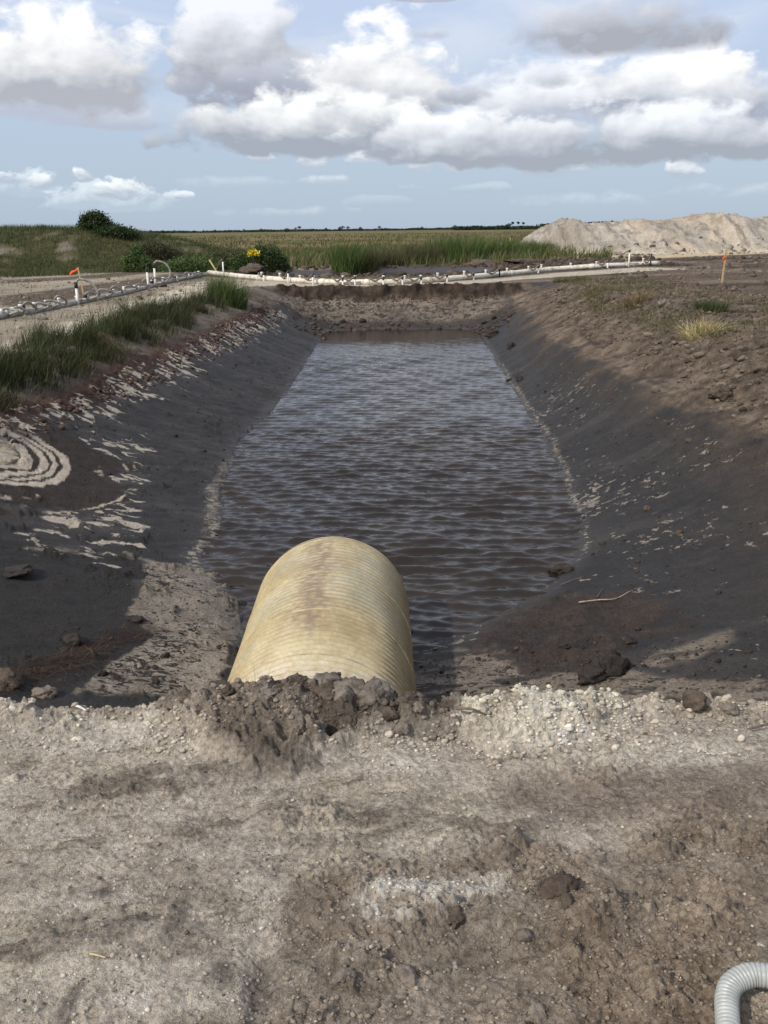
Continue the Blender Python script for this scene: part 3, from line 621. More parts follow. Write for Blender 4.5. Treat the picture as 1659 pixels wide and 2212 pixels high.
rmn = noise(nt, mapped(-8, (16, 26, 18)), 1.0, 5, .66, .5)
base = mix(nt, (rmn+q1*0.26).step(.68, .74)*q1.step(.02, .15), base, (.26, .225, .175))
sm = noise(nt, mapped(18, (26, 44, 30)), 1.0, 6, .70, 1.2); sm2 = noise(nt, oc, 3.1, 5, .6)
base = mix(nt, (sm+sm2*0.35).step(.715, .80)*q2_*0.62, base, mix(nt, 1.0, base, (.42, .39, .37), 'MULTIPLY'))
base = mix(nt, (sm*0.8+noise(nt, oc, 4.7, 5, .6)*0.45).step(.52, .44)*q2_*0.5, base, mix(nt, 1.0, base, (1.55, 1.56, 1.56), 'MULTIPLY'))
g1n = noise(nt, oc, 60, 6, .7); g2n = noise(nt, oc, 9, 5, .6); g3n = noise(nt, oc, 260, 3, .7); g4n = noise(nt, oc, 22, 6, .72, .6)
c1 = mix(nt, g1n.step(.32, .68), (.68, .66, .64), (1.27, 1.28, 1.29))
cc = mix(nt, 1.0, base, c1, 'MULTIPLY')
cc = mix(nt, 1.0, cc, mix(nt, g2n.step(.3, .7), (.84, .83, .82), (1.14, 1.14, 1.14)), 'MULTIPLY')
cc = mix(nt, 1.0, cc, mix(nt, g3n.step(.3, .7), (.85, .85, .85), (1.14, 1.14, 1.14)), 'MULTIPLY')
cc = mix(nt, g4n.step(.40, .30)*0.55, cc, mix(nt, 1.0, cc, (.45, .42, .40), 'MULTIPLY'))
nt.links.new(cc.s, b.inputs['Base Color'])
nt.links.new((0.97-wetA*0.52+g2n*0.06).s, b.inputs['Roughness'])
nt.links.new((0.10+wetA*0.35).s, b.inputs['Specular IOR Level'])
bump(nt, b, g1n*1.0+g3n*0.4+g4n*1.2, 0.85, 0.020)
EARTH = m
ground = tag(meshobj('ground', mV, F, m, None, True, {'col': np.clip(col*np.array([1.01, 1.0, .985]), 0, 1), 'wet': wet, 'pat': pat, 'pat2': pat2}), kind='structure')
GV = mV.reshape(len(rr), len(th), 3)
def gtop(x, y):                        # height of the finished mesh, nearest grid point
    r = math.hypot(x, y); a = math.atan2(x, y); j = int(np.clip(np.searchsorted(th, a), 1, len(th)-1)); k = int(np.clip(np.searchsorted(rr, r), 1, len(rr)-1))
    u = (a-th[j-1])/(th[j]-th[j-1]); v = (r-rr[k-1])/(rr[k]-rr[k-1])
    return float(GV[k-1, j-1, 2]*(1-u)*(1-v)+GV[k-1, j, 2]*u*(1-v)+GV[k, j-1, 2]*(1-u)*v+GV[k, j, 2]*u*v)
CG = np.clip(col*np.array([1.01, 1.0, .985]), 0, 1).reshape(len(rr), len(th), 3)
def gcol(x, y):
    r = np.hypot(x, y); a = np.arctan2(x, y); j = np.clip(np.searchsorted(th, a), 1, len(th)-1); k = np.clip(np.searchsorted(rr, r), 1, len(rr)-1)
    return CG[k, j]
def gtopv(x, y):
    r = np.hypot(x, y); a = np.arctan2(x, y); j = np.clip(np.searchsorted(th, a), 1, len(th)-1); k = np.clip(np.searchsorted(rr, r), 1, len(rr)-1)
    u = (a-th[j-1])/(th[j]-th[j-1]); v = (r-rr[k-1])/(rr[k]-rr[k-1])
    return GV[k-1, j-1, 2]*(1-u)*(1-v)+GV[k-1, j, 2]*u*(1-v)+GV[k, j-1, 2]*(1-u)*v+GV[k, j, 2]*u*v
# ------------------------------------------------------------------ water in the trench
wy = np.concatenate([np.arange(4.7, 12, .016), np.arange(12, 26.2, .035)]); wx = np.arange(-2.6, 3.3, .026)
WX, WYY = np.meshgrid(wx, wy); x = WX.ravel(); y = WYY.ravel()
dwx = x+.16*fbm(x, y, 1.6, 3, .5, 90); dwy = y+.075*fbm(x*.45, y, .8, 3, .5, 91)
calm = ss(22.5, 18.0, y+.8*wb[0])
def crest(ang, lam, ph, sh=.35):
    k = 2*np.pi/lam; s = np.sin(k*(dwx*math.sin(R(ang))+dwy*math.cos(R(ang)))+ph)
    return (np.exp(1.9*s)-2.0)/2.9
env1 = .55+.75*fbm(x*.5, y, 1.1, 2, .5, 92); env2 = .5+.9*fbm(x*.6, y, .9, 2, .5, 93)
h = .0085*crest(2, .235, 0, .6)*env1+.0066*crest(-9, .205, 1.7, .6)*env2+.0036*crest(12, .165, 3.0, .5)*(1.2-env1*.4)+.0018*crest(-32, .13, .6)+.0014*crest(28, .11, 2.6)
h += .0022*fbm(x*.5, y, .10, 3, .6, 94)+.0016*crest(8, .085, 1.1, .5)*np.clip(env2, 0, 1.2)
h *= (.12+.88*calm)*ss(4.4, 5.8, y+.3*x+.4)*(1.05+.50*ss(14, 6, y))
mw, nt, b = newmat('brown_water', .035, .5); oc = objco(nt)
b.inputs['IOR'].default_value = 1.333
nt.links.new(mix(nt, noise(nt, oc, .6, 3).step(.3, .7), (.019, .0145, .0115), (.028, .021, .016)).s, b.inputs['Base Color'])
mp = nt.nodes.new('ShaderNodeMapping'); mp.inputs['Scale'].default_value = (1, 1.9, 1); nt.links.new(oc.s, mp.inputs[0])
bump(nt, b, noise(nt, E(nt, mp.outputs[0]), 12, 5, .62), .22, .010)
tag(meshobj('water', np.stack([x, y, ZW+h], 1), grid_faces(len(wy), len(wx)), mw), kind='structure')
D = np.array([(-5.2, 33.6), (5.0, 33.6), (5.0, 41.4), (-5.2, 41.4)])
md = simple('ditch_water', (.022, .016, .013), .12, .5, .2, 2)
tag(meshobj('water', [(p[0], p[1], -.165) for p in D], [(0, 1, 2, 3)], md), kind='structure')
# ------------------------------------------------------------------ sand mound and grassy berm
def heap(name, x0, x1, y0, y1, dx, dy, hf, cf, mat):
    xs = np.arange(x0, x1, dx); ys = np.arange(y0, y1, dy); XX, YY = np.meshgrid(xs, ys); x = XX.ravel(); y = YY.ravel()
    z = hf(x, y); return tag(meshobj(name, np.stack([x, y, z], 1), grid_faces(len(ys), len(xs)), mat, None, True, {'col': cf(x, y, z), 'wet': np.zeros(len(x))}), kind='structure')
prof = [(1100, 528), (1132, 528), (1150, 512), (1172, 498), (1195, 489), (1208, 486), (1222, 478), (1240, 486), (1262, 490), (1300, 486), (1345, 484), (1372, 480), (1400, 485), (1440, 480), (1480, 478), (1500, 473), (1520, 466), (1532, 470), (1548, 468), (1566, 470), (1590, 482), (1615, 481), (1640, 474), (1700, 472), (1800, 482), (1950, 476), (2200, 484), (2500, 480)]
YR = 54.0
PR = np.array([[WY(px, py, YR)[0], WY(px, py, YR)[2]] for px, py in prof]+[[70, 2.0]])
def mound_h(x, y):
    w = fbm(x, y, 5, 4, .55, 100); g_ = billow(x, y*.45, 2.6, 5, .6, 101)
    top = np.interp(x+.25*w, PR[:, 0], PR[:, 1]); top = np.maximum(top, 0)
    foot = 47.2-.7*ss(10, 14, x)+ss(11.5, 9, x)*4
    up_ = ss(0, 1, (y+.7*w+1.5*g_-foot)/(YR-foot-.8))**.8; dn = ss(YR+9+w, YR+1.5, y)
    pk = billow(x, y, 1.1, 4, .55, 102)+.7*billow(x, y, .45, 3, .6, 106)
    return .12+(top-.12)*np.minimum(up_, dn)*(1)+np.minimum(up_, dn)*(.26*g_+.16*pk*ss(.3, .9, up_)-.17)*ss(.2, 1.0, top)-.3*ss(.5, .12, top)-.4*(1-ss(.0, .04, np.minimum(up_, dn)))
def mound_c(x, y, z):
    f = fbm(x, y, 3, 5, .6, 103); g_ = fbm(x*2, y*.7, 1.0, 5, .6, 104); h_ = fbm(x, y, 9, 3, .5, 105)
    c = two((.22, .19, .155), (.47, .43, .37), .62+1.1*f+.9*g_)
    k = (ss(.10, .35, g_+.4*f+.15*ss(1.3, 2.1, z))*.75)[:, None]; c = c*(1-k)+np.array((.17, .14, .115))*k
    k = (np.exp(-((x-W(1400, 525, 1)[0]*0-16.2)/2.2)**2)*ss(.0, .2, f+.1)*.5)[:, None]; c = c*(1-k)+np.array((.50, .38, .25))*k
    k = (ss(.6, .25, z)*.7)[:, None]; c = c*(1-k)+np.array((.50, .44, .33))*k
    return c
heap('hill', 6.6, 60, 44.5, 66, .09, .16, mound_h, mound_c, EARTH)
BR = np.array([(-60, 1.7), (-30, 1.85), (-18.5, 1.78), (-13.8, 1.72), (-11.3, 1.45), (-9.4, 1.12), (-7.4, .62), (-5.6, .15), (-4.6, -.2)])
def berm_h(x, y):
    w = fbm(x, y, 4, 4, .55, 110)
    crest_ = np.interp(x, BR[:, 0], BR[:, 1]); cy = 43.0
    foot = np.interp(x, [-40, -17, -13, -9, -6], [31, 33.2, 36.5, 39.5, 41])
    up_ = ss(0, 1, (y+.7*w-foot)/(cy-foot)); dn = ss(cy+9, cy+2, y)
    q = np.minimum(up_, dn); return -.25+(crest_+.25)*q+.10*w*q+.08*billow(x, y, 1.3, 3, .5, 111)*q
def berm_c(x, y, z):
    f = fbm(x, y*.7, 2.2, 5, .6, 112)
    c = two((.050, .056, .024), (.105, .095, .045), .5+f*1.3)
    k = (ss(.12, .32, f+.15*fbm(x, y, .5, 3, .5, 113)))[:, None]; return c*(1-k)+np.array((.20, .17, .14))*k
heap('hill', -46, -4.4, 30.5, 56, .16, .2, berm_h, berm_c, EARTH)
def hb(x, y): return max(g1(x, y), float(berm_h(np.array([x]), np.array([y]))[0]) if x < -4.5 and 30.6 < y < 55 else -9)
# ------------------------------------------------------------------ culvert pipe
PX, PZ, PR_, PY0, PY1 = -0.355, -0.865, 0.515, 2.78, 5.62
def make_culvert():
    root = empty('culvert_pipe', (PX, (PY0+PY1)/2, PZ-PR_))
    tag(root, 'large cream ribbed culvert pipe jutting from the earth crossing over the brown water', 'culvert pipe')
    ox, oy, oz = root.location
    ys = np.concatenate([np.arange(PY0, PY1, .0055), [PY1]]); na = 128; an = np.linspace(0, 2*np.pi, na, endpoint=False)
    YY, AA = np.meshgrid(ys, an, indexing='ij'); y = YY.ravel(); a = AA.ravel()       # a = 0 on top, grows to the right
    ph = (y+.054*a/(2*np.pi))/.054; saw = ph-np.floor(ph)
    amp = .0032+.0075*ss(4.75, 3.95, y)
    prof_ = np.sin(saw*2*np.pi)
    r = PR_+amp*prof_+.004*fbm(a*2, y, 1.5, 2, .5, 120)
    r = r-.010*ss(PY1-.10, PY1-.015, y)
    x = PX+r*np.sin(a); z = PZ+r*np.cos(a)
    aa = np.where(a > np.pi, a-2*np.pi, a)
    f = fbm(aa*1.2, y, .5, 5, .6, 121); g_ = fbm(aa*1.5, y*2.5, .16, 5, .62, 122); sp = fbm(aa*.45, y*1.0, .020, 3, .6, 123)
    c = two((.35, .275, .145), (.49, .415, .25), .5+1.5*f)
    gr = np.zeros(len(y))
    for yc, ac_, wy_, wa in ((4.95, .35, .16, .5), (5.25, -.45, .12, .3), (4.68, -.7, .15, .35), (4.7, .55, .14, .35), (5.3, .6, .12, .3), (4.2, -.9, .1, .3)):
        gr = np.maximum(gr, np.exp(-((y-yc)/wy_)**2-((aa-ac_)/wa)**2))
    k = (gr*(.55+.6*g_))[:, None].clip(0, .8); c = c*(1-k)+np.array((.37, .36, .27))*k
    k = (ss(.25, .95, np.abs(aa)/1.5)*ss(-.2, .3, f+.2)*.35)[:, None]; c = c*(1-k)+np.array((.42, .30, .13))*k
    k = (ss(.45, 1.25, aa)*.92)[:, None]; c = c*(1-k)+np.array((.185, .135, .070))*k        # right flank: brown stain, deepened with painted shade
    k = (ss(.0, .35, g_+.25)*ss(4.1, 3.5, y)*ss(1.3, .4, np.abs(aa))*.7)[:, None]; c = c*(1-k)+np.array((.56, .52, .45))*k
    k = ((.35+.5*ss(4.9, 4.25, y))*ss(.3, .9, -prof_)*(.75+.6*g_)*ss(1.5, .9, np.abs(aa+.1)))[:, None]; c = c*(1-k)+np.array((.20, .15, .09))*k   # grime in the grooves, plus rib shading painted into the colour
    band = np.exp(-((aa+.10+.12*fbm(y, y*0, .5, 2, .5, 124))/.23)**2)*ss(5.62, 5.45, y)*ss(3.9, 4.3, y)
    k = (band*ss(.02, .16, sp+.45*g_*1.0+.22*band-.10)*.95)[:, None]; c = c*(1-k)+np.array((.19, .14, .10))*k
    k = (np.exp(-((aa-.42)/.14)**2-((y-4.50)/.025)**2)*ss(0, .1, sp)*.9)[:, None]; c = c*(1-k)+np.array((.20, .15, .11))*k
    k = (band*.28)[:, None]; c = c*(1-k)+np.array((.30, .22, .15))*k
    k = (np.exp(-((aa+1.02+g_*.15)/.055)**2-((y-4.02)/.10)**2)*ss(-.1, .08, g_+.15*sp))[:, None].clip(0, 1); c = c*(1-k)+np.array((.10, .065, .03))*k
    k = (ss(3.75, 3.45, y+g_*.35)*.75)[:, None]; c = c*(1-k)+np.array((.29, .235, .185))*k
    V = np.stack([x-ox, y-oy, z-oz], 1); n = len(ys)
    idx = np.arange((n-1)*na); rr_ = idx//na; cc_ = idx % na; c2 = (cc_+1) % na
    F = np.stack([rr_*na+cc_, rr_*na+c2, (rr_+1)*na+c2, (rr_+1)*na+cc_], 1)
    m, nt, b = newmat('pipe_plastic', .42, .4); oc = objco(nt)
    q = noise(nt, oc, 45, 6, .65); q2 = noise(nt, oc, 7, 5, .6)
    mc = mix(nt, 1.0, attr(nt, 'col'), mix(nt, q.step(.3, .7), (.86, .85, .83), (1.10, 1.10, 1.10)), 'MULTIPLY')
    mc = mix(nt, 1.0, mc, mix(nt, q2.step(.3, .7), (.90, .89, .87), (1.05, 1.05, 1.06)), 'MULTIPLY')
    nt.links.new(mc.s, b.inputs['Base Color']); nt.links.new((q2*.3+.36).s, b.inputs['Roughness'])
    b.inputs['Subsurface Weight'].default_value = 0.0
    bump(nt, b, q, .25, .004)
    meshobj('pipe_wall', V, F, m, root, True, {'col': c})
    # thickness: lining and end rim
    ri = PR_-.022; V2 = []; F2 = []
    for yy_, r_ in ((PY1-.012, PR_-.010), (PY1, PR_-.014), (PY1, ri+.003), (PY1-.01, ri), (PY0, ri)):
        for k_ in range(na):
            V2.append((PX+r_*math.sin(an[k_])-ox, yy_-oy, PZ+r_*math.cos(an[k_])-oz))
    for j in range(4):
        for k_ in range(na): k2 = (k_+1) % na; F2.append((j*na+k_, j*na+k2, (j+1)*na+k2, (j+1)*na+k_))
    lin = simple('pipe_lining', (.42, .34, .21), .5, .4, .25, 8)
    meshobj('lining', V2, F2, lin, root)
    rim_m = simple('pipe_seam', (.40, .32, .18), .5, .35, .35, 14)
    for yc in (5.50, 4.965, 4.42, 3.875, 3.33):
        V3 = []; F3 = []; pr = ((-.010, -.002), (-.006, .004), (-.002, .0060), (.003, .0052), (.007, .003), (.011, -.002)); np_ = len(pr)
        for k_ in range(na):
            a_ = an[k_]
            for dy_, dr_ in pr:
                yy_ = yc+dy_+.006*math.sin(a_*2+yc); r_ = PR_+dr_+(-.006 if yc > 5.45 else 0)
                V3.append((PX+r_*math.sin(a_)-ox, yy_-oy, PZ+r_*math.cos(a_)-oz))
        for k_ in range(na):
            k2 = (k_+1) % na
            for j in range(np_-1): F3.append((k_*np_+j, k_*np_+j+1, k2*np_+j+1, k2*np_+j))
        meshobj('joint_seam', V3, F3, rim_m, root)
make_culvert()
# ------------------------------------------------------------------ clods
import bmesh
def clod_mesh(name, seed, sub=4, rough_=.34, mat=None):
    bm = bmesh.new(); bmesh.ops.create_icosphere(bm, subdivisions=sub, radius=1.0)
    P = np.array([v.co[:] for v in bm.verts]); s = seed*3.1
    n = perlin(P[:, 0]*1.3+s, P[:, 1]*1.3+P[:, 2], seed)+perlin(P[:, 1]*1.4-s, P[:, 2]*1.4+P[:, 0], seed+1)
    n2 = (1-2*np.abs(perlin(P[:, 0]*3.3+s, P[:, 2]*3.3+P[:, 1]*2, seed+2)))+(1-2*np.abs(perlin(P[:, 1]*3.1+s, P[:, 0]*3.3-P[:, 2]*2, seed+3)))
    n3 = perlin(P[:, 0]*8+s, P[:, 2]*8+P[:, 1]*5, seed+4)+perlin(P[:, 1]*8+s, P[:, 0]*8-P[:, 2]*5, seed+5)
    k = 1+rough_*n*.8+rough_*.32*n2+rough_*.35*n3
    Q_ = P*k[:, None]*np.array([1, .8+.15*math.sin(seed), .68+.1*math.cos(seed*2)])
    Q_[:, 2] = np.maximum(Q_[:, 2], -.5)
    for v, q in zip(bm.verts, Q_): v.co = q
    me = bpy.data.meshes.new(name); bm.to_mesh(me); bm.free()
    me.polygons.foreach_set('use_smooth', np.ones(len(me.polygons), bool))
    if mat: me.materials.append(mat)
    return me
def soilmat(name, a, b_, rough_=.95):
    m, nt, b = newmat(name, rough_, .15); oc = objco(nt); g_ = nt.nodes.new('ShaderNodeNewGeometry')
    n = noise(nt, E(nt, g_.outputs['Position']), 38, 6, .7); n2 = noise(nt, E(nt, g_.outputs['Position']), 6, 4, .6)
    nt.links.new(mix(nt, (n*.7+n2*.5).step(.40, .78), a, b_).s, b.inputs['Base Color'])
    bump(nt, b, n+noise(nt, E(nt, g_.outputs['Position']), 120, 4, .7)*.6, .7, .010); return m
muck = soilmat('black_muck', (.020, .017, .016), (.055, .046, .041)); grey = soilmat('grey_mud', (.085, .070, .058), (.23, .195, .16))
pale = soilmat('pale_silt', (.33, .29, .23), (.56, .51, .42)); brn = soilmat('brown_mud', (.05, .038, .03), (.13, .10, .078))
CM = {}
for nm, mt in (('muck', muck), ('grey', grey), ('pale', pale), ('brown', brn)):
    CM[nm] = [clod_mesh(nm+'_clod', i*7+len(nm), 4, .30+.05*(i % 3), mt) for i in range(5)]
def put_clod(name, px, py, size, kind, label, cat='clod', group=None, pos=None, flat=1.0, sink=.30):
    p = G(px, py) if pos is None else pos
    o = bpy.data.objects.new(name, random.choice(CM[kind])); C.objects.link(o)
    zz = gtop(p[0], p[1]); s = size/2
    o.location = (p[0], p[1], zz+s*(.5-sink)*flat); o.scale = (s*random.uniform(.9, 1.25), s*random.uniform(.85, 1.1), s*flat*random.uniform(.85, 1.1))
    o.rotation_euler = (random.uniform(-.15, .15), random.uniform(-.15, .15), random.uniform(0, 6.28))
    return tag(o, label, cat, group)
put_clod('mud_clod', 1285, 1468, .155, 'muck', 'big black mud clod right of the pipe, left half of a touching pair')
put_clod('mud_clod', 1322, 1452, .165, 'muck', 'tall black mud clod right of the pipe, right half of a touching pair', flat=1.35)
put_clod('mud_clod', 1362, 1393, .065, 'muck', 'small rounded black clod behind the big pair of clods')
put_clod('mud_clod', 1268, 1432, .055, 'muck', 'small black clod just above the big pair of clods on the trench floor')
put_clod('mud_clod', 1158, 1434, .035, 'muck', 'tiny black clod on pale sand between the pipe and the big clods')
put_clod('mud_clod', 1222, 1403, .05, 'muck', 'little dark clod beside the reddish root patch on the trench floor')
put_clod('mud_clod', 1065, 726, .30, 'muck', 'largest black clod on the right bank near the far end of the water')
put_clod('mud_clod', 1104, 752, .24, 'muck', 'second black clod on the right bank below the far one')
put_clod('mud_clod', 1122, 822, .17, 'muck', 'black clod low on the right bank close to the water edge')
put_clod('mud_clod', 1098, 825, .11, 'muck', 'small black clod touching the waterline on the right bank')
put_clod('mud_clod', 1558, 864, .22, 'brown', 'dark brown clod lying on the sandy strip above the right bank')
put_clod('mud_clod', 1645, 818, .26, 'brown', 'brown clod at the right edge below the rough grassy bank')
put_clod('mud_clod', 1416, 848, .09, 'brown', 'small brown clod on the pale ledge above the right bank')
put_clod('mud_clod', 1488, 955, .07, 'brown', 'small brown clod high on the smooth right bank under the pale ledge')
put_clod('mud_clod', 1398, 1101, .06, 'brown', 'small brown clod halfway down the smooth right bank')
put_clod('mud_clod', 1466, 1155, .055, 'brown', 'little brown clod low on the smooth right bank')
put_clod('mud_clod', 440, 977, .06, 'muck', 'single black clod on the dark left bank above the silt slabs')
put_clod('mud_clod', 158, 1388, .12, 'muck', 'black mud lump on the flat dark mud left of the pipe', flat=.8)
put_clod('mud_clod', 35, 1240, .24, 'muck', 'wide low black heap on the dark mud at the left edge', flat=.35)
put_clod('mud_clod', 358, 1418, .045, 'muck', 'small black clod on the sandy lobe left of the pipe')
put_clod('mud_clod', 336, 1476, .05, 'muck', 'small black clod beside the crossing edge left of the pipe')
put_clod('mud_clod', 222, 1460, .06, 'muck', 'small black clod beside the end of the root litter')
put_clod('mud_clod', 290, 1340, .11, 'muck', 'soft black mud patch lump at the tip of the sandy lobe', flat=.5)
put_clod('mud_clod', 15, 1480, .16, 'brown', 'brown clod at the far left on the crossing edge')
put_clod('mud_clod', 95, 1503, .10, 'grey', 'grey brown clod on the crossing edge at left')
put_clod('mud_clod', 1500, 1545, .062, 'brown', 'dark upright clod standing on the crossing edge at right', flat=1.45)
put_clod('mud_clod', 1482, 1535, .05, 'grey', 'grey clod leaning against the upright dark clod at right')
put_clod('mud_clod', 1572, 1550, .055, 'grey', 'low grey clod on the crossing edge farthest right')
put_clod('mud_clod', 1212, 1238, .17, 'muck', 'black tuft of mud at the right end of the near waterline', flat=.8)
put_clod('mud_clod', 1432, 670, .22, 'grey', 'pale grey block of silt in the churned right bank')
put_clod('mud_clod', 350, 620, .26, 'brown', 'brown clod on the dark track at the left')
put_clod('mud_clod', 1275, 556, .6, 'brown', 'dark clod at the foot of the sand mound, left of two', flat=.6)
put_clod('mud_clod', 1405, 547, .7, 'brown', 'dark clod at the foot of the sand mound, right of two', flat=.6)
put_clod('mud_clod', 1215, 545, .5, 'brown', 'small dark lump at the left foot of the sand mound')
# broken ridge over the pipe: many alike
ridge = [(545, 1478, .17), (600, 1474, .18), (640, 1500, .14), (700, 1520, .13), (810, 1535, .13), (480, 1515, .11), (760, 1535, .12), (520, 1490, .10), (560, 1478, .115), (600, 1482, .12), (640, 1500, .095), (545, 1515, .075), (620, 1530, .07), (700, 1530, .10), (740, 1525, .085),
         (775, 1535, .075), (800, 1545, .09), (830, 1530, .085), (850, 1515, .075), (880, 1545, .085), (905, 1560, .055), (660, 1560, .075), (690, 1580, .085),
         (760, 1575, .06), (480, 1500, .06), (445, 1510, .055), (840, 1565, .06), (870, 1575, .05), (930, 1575, .04), (590, 1560, .05), (650, 1600, .06),
         (740, 1555, .07), (815, 1570, .05), (575, 1500, .07), (605, 1510, .06), (790, 1515, .07), (500, 1530, .05), (710, 1555, .06), (860, 1535, .055)]
for px, py, s in ridge:
    k = 'brown' if (py < 1535 and px < 700) else ('grey' if random.random() < .75 else 'brown')
    o = put_clod('ridge_clod', px, py, s*random.uniform(.85, 1.1), k, 'crumbly grey brown mud clod in the broken ridge over the pipe', 'clod', 'mud clods heaped along the ridge over the pipe', pos=W(px, py+26, .0), sink=.68)
for px, py, s in ((640, 1452, .04), (655, 1448, .035), (672, 1462, .05), (755, 1470, .04)):
    p = WY(px, py, 3.42); p[2] = 0
    o = put_clod('pipe_clod', px, py, s, 'grey', 'small mud crumb resting on top of the pipe', 'clod', 'mud crumbs on the pipe', pos=WY(px, 1462, 3.45))
    dx = o.location.x-PX; o.location.z = PZ+math.sqrt(max(.01, PR_**2-dx*dx))+s*.12
# foreground stones big enough to tell apart
for px, py, s, k, lab in ((1205, 1955, .075, 'brown', 'largest brown grey lump in the foreground, beside the pale silt patch'), (1225, 1990, .045, 'brown', 'brown clod just below the largest foreground lump'),
        (985, 2010, .045, 'brown', 'small reddish brown stone at the left end of the pale patch'), (1130, 2040, .045, 'grey', 'rounded tan stone below the pale silt patch'),
        (745, 2130, .05, 'grey', 'grey stone low in the picture left of centre'), (880, 2120, .05, 'grey', 'rounded lump near the bottom edge left of the middle'),
        (1160, 2200, .05, 'grey', 'rounded grey lump at the very bottom right of the middle'), (1640, 2060, .028, 'pale', 'cream pebble just above the grey hose')):
    put_clod('foreground_clod', px, py, s, k, lab, pos=W(px, py, 0.0), sink=.62)
# crumbs and gravel nobody could count
def rubble(name, P, S, cols, mat, kind='stuff', lab=None, cat=None, seg=1):
    bm = bmesh.new(); bmesh.ops.create_icosphere(bm, subdivisions=seg, radius=1.0)
    B = np.array([v.co[:] for v in bm.verts]); FF = np.array([[v.index for v in f.verts] for f in bm.faces]); bm.free()
    n = len(P); nb = len(B); r_ = np.random.default_rng(5)
    def chunk():
        n_ = r_.normal(0, 1, (9, 3)); n_ /= np.linalg.norm(n_, axis=1)[:, None]; dd = r_.uniform(.55, .95, 9); pr__ = B @ n_.T
        return B*np.min(np.where(pr__ > .05, dd/np.maximum(pr__, .05), 9), 1).clip(.3, 1.25)[:, None]*(1+r_.normal(0, .05, (nb, 1)))
    base = np.stack([chunk() for _ in range(24)])
    sh = base[r_.integers(0, 16, n)]; a = r_.uniform(0, 6.28, n); ca_, sa_ = np.cos(a), np.sin(a)
    xx = sh[:, :, 0]*ca_[:, None]-sh[:, :, 1]*sa_[:, None]; yy_ = (sh[:, :, 0]*sa_[:, None]+sh[:, :, 1]*ca_[:, None])*r_.uniform(.65, 1, n)[:, None]
    zz = sh[:, :, 2]*r_.uniform(.5, .85, n)[:, None]
    V = np.stack([xx, yy_, zz], 2)*S[:, None, None]+P[:, None, :]
    F_ = (FF[None]+(np.arange(n)*nb)[:, None, None]).reshape(-1, 3)
    o = meshobj(name, V.reshape(-1, 3), F_, mat, None, False, {'col': np.repeat(cols, nb, 0)})
    return tag(o, lab, cat, None, kind)
mg, nt, b = newmat('crumb', .95, .15); gg = nt.nodes.new('ShaderNodeNewGeometry')
nt.links.new(mix(nt, 1.0, attr(nt, 'col'), mix(nt, noise(nt, E(nt, gg.outputs['Position']), 160, 4, .7).step(.3, .7), (.72, .71, .70), (1.2, 1.2, 1.2)), 'MULTIPLY').s, b.inputs['Base Color'])
def scatter(n, fpy, px=(-60, 1720), py=(1490, 2230), seed=1):
    r_ = np.random.default_rng(seed); X_ = []
    xs = r_.uniform(*px, n); ys = r_.uniform(*py, n)
    P = np.array([W(a, b_) for a, b_ in zip(xs, ys)]); return xs, ys, P, r_
xs, ys, P, r_ = scatter(16000, None, seed=3)
dens = .30+.45*polymask(P[:, 0], P[:, 1], [W(*p) for p in [(545, 2400), (548, 1970), (760, 1880), (1220, 1850), (1659, 1740), (2300, 1740), (2300, 2500)]], .1)+.5*ss(1660, 1560, ys)+.55*np.clip(fbm(P[:, 0], P[:, 1], .35, 3, .6, 130), -.3, 1)
keep = r_.uniform(0, 1, len(xs)) < dens*.85; P = P[keep]; xs = xs[keep]; ys = ys[keep]
S = np.exp(r_.normal(math.log(.0027), .55, len(P))).clip(.0012, .0085)
lt = r_.uniform(0, 1, len(P)); cb = gcol(P[:, 0], P[:, 1])*r_.uniform(.62, 1.22, (len(P), 1)); cb[lt > .988] = (.50, .45, .36); cb[lt < .05] = (.10, .08, .064)
P[:, 2] = gtopv(P[:, 0], P[:, 1])+S*.12
rubble('gravel', P, S, cb, mg)
xs, ys, P, r_ = scatter(6000, None, (940, 1480), (1495, 1680), 9)
k = polymask(P[:, 0], P[:, 1], [W(*p) for p in [(985, 1575), (1040, 1512), (1120, 1500), (1300, 1505), (1420, 1540), (1340, 1600), (1200, 1640), (1080, 1645), (1000, 1610)]], .12)*.55*ss(-.3, .25, fbm(P[:, 0], P[:, 1], .10, 3, .6, 131))
P = P[r_.uniform(0, 1, len(P)) < k]; S = np.exp(r_.normal(math.log(.0032), .65, len(P))).clip(.0015, .013)
P[:, 2] = gtopv(P[:, 0], P[:, 1])+S*.35
rubble('white_crumbs', P, S, gcol(P[:, 0], P[:, 1])*r_.uniform(.75, 1.22, (len(P), 1)), mg, seg=2)
xs, ys, P, r_ = scatter(5200, None, (-60, 1720), (1490, 1640), 10)
k = .25+1.2*np.exp(-((ys-1535-0*xs)/30)**2)+1.0*(np.abs(xs-650) < 330)*ss(1680, 1600, ys); P = P[r_.uniform(0, 1, len(P)) < k*.55]
S = np.exp(r_.normal(math.log(.0048), .55, len(P))).clip(.002, .015); P[:, 2] = gtopv(P[:, 0], P[:, 1])+S*.3
cb = gcol(P[:, 0], P[:, 1])*r_.uniform(.65, 1.2, (len(P), 1))
rubble('ridge_crumbs', P, S, cb, mg, seg=2)
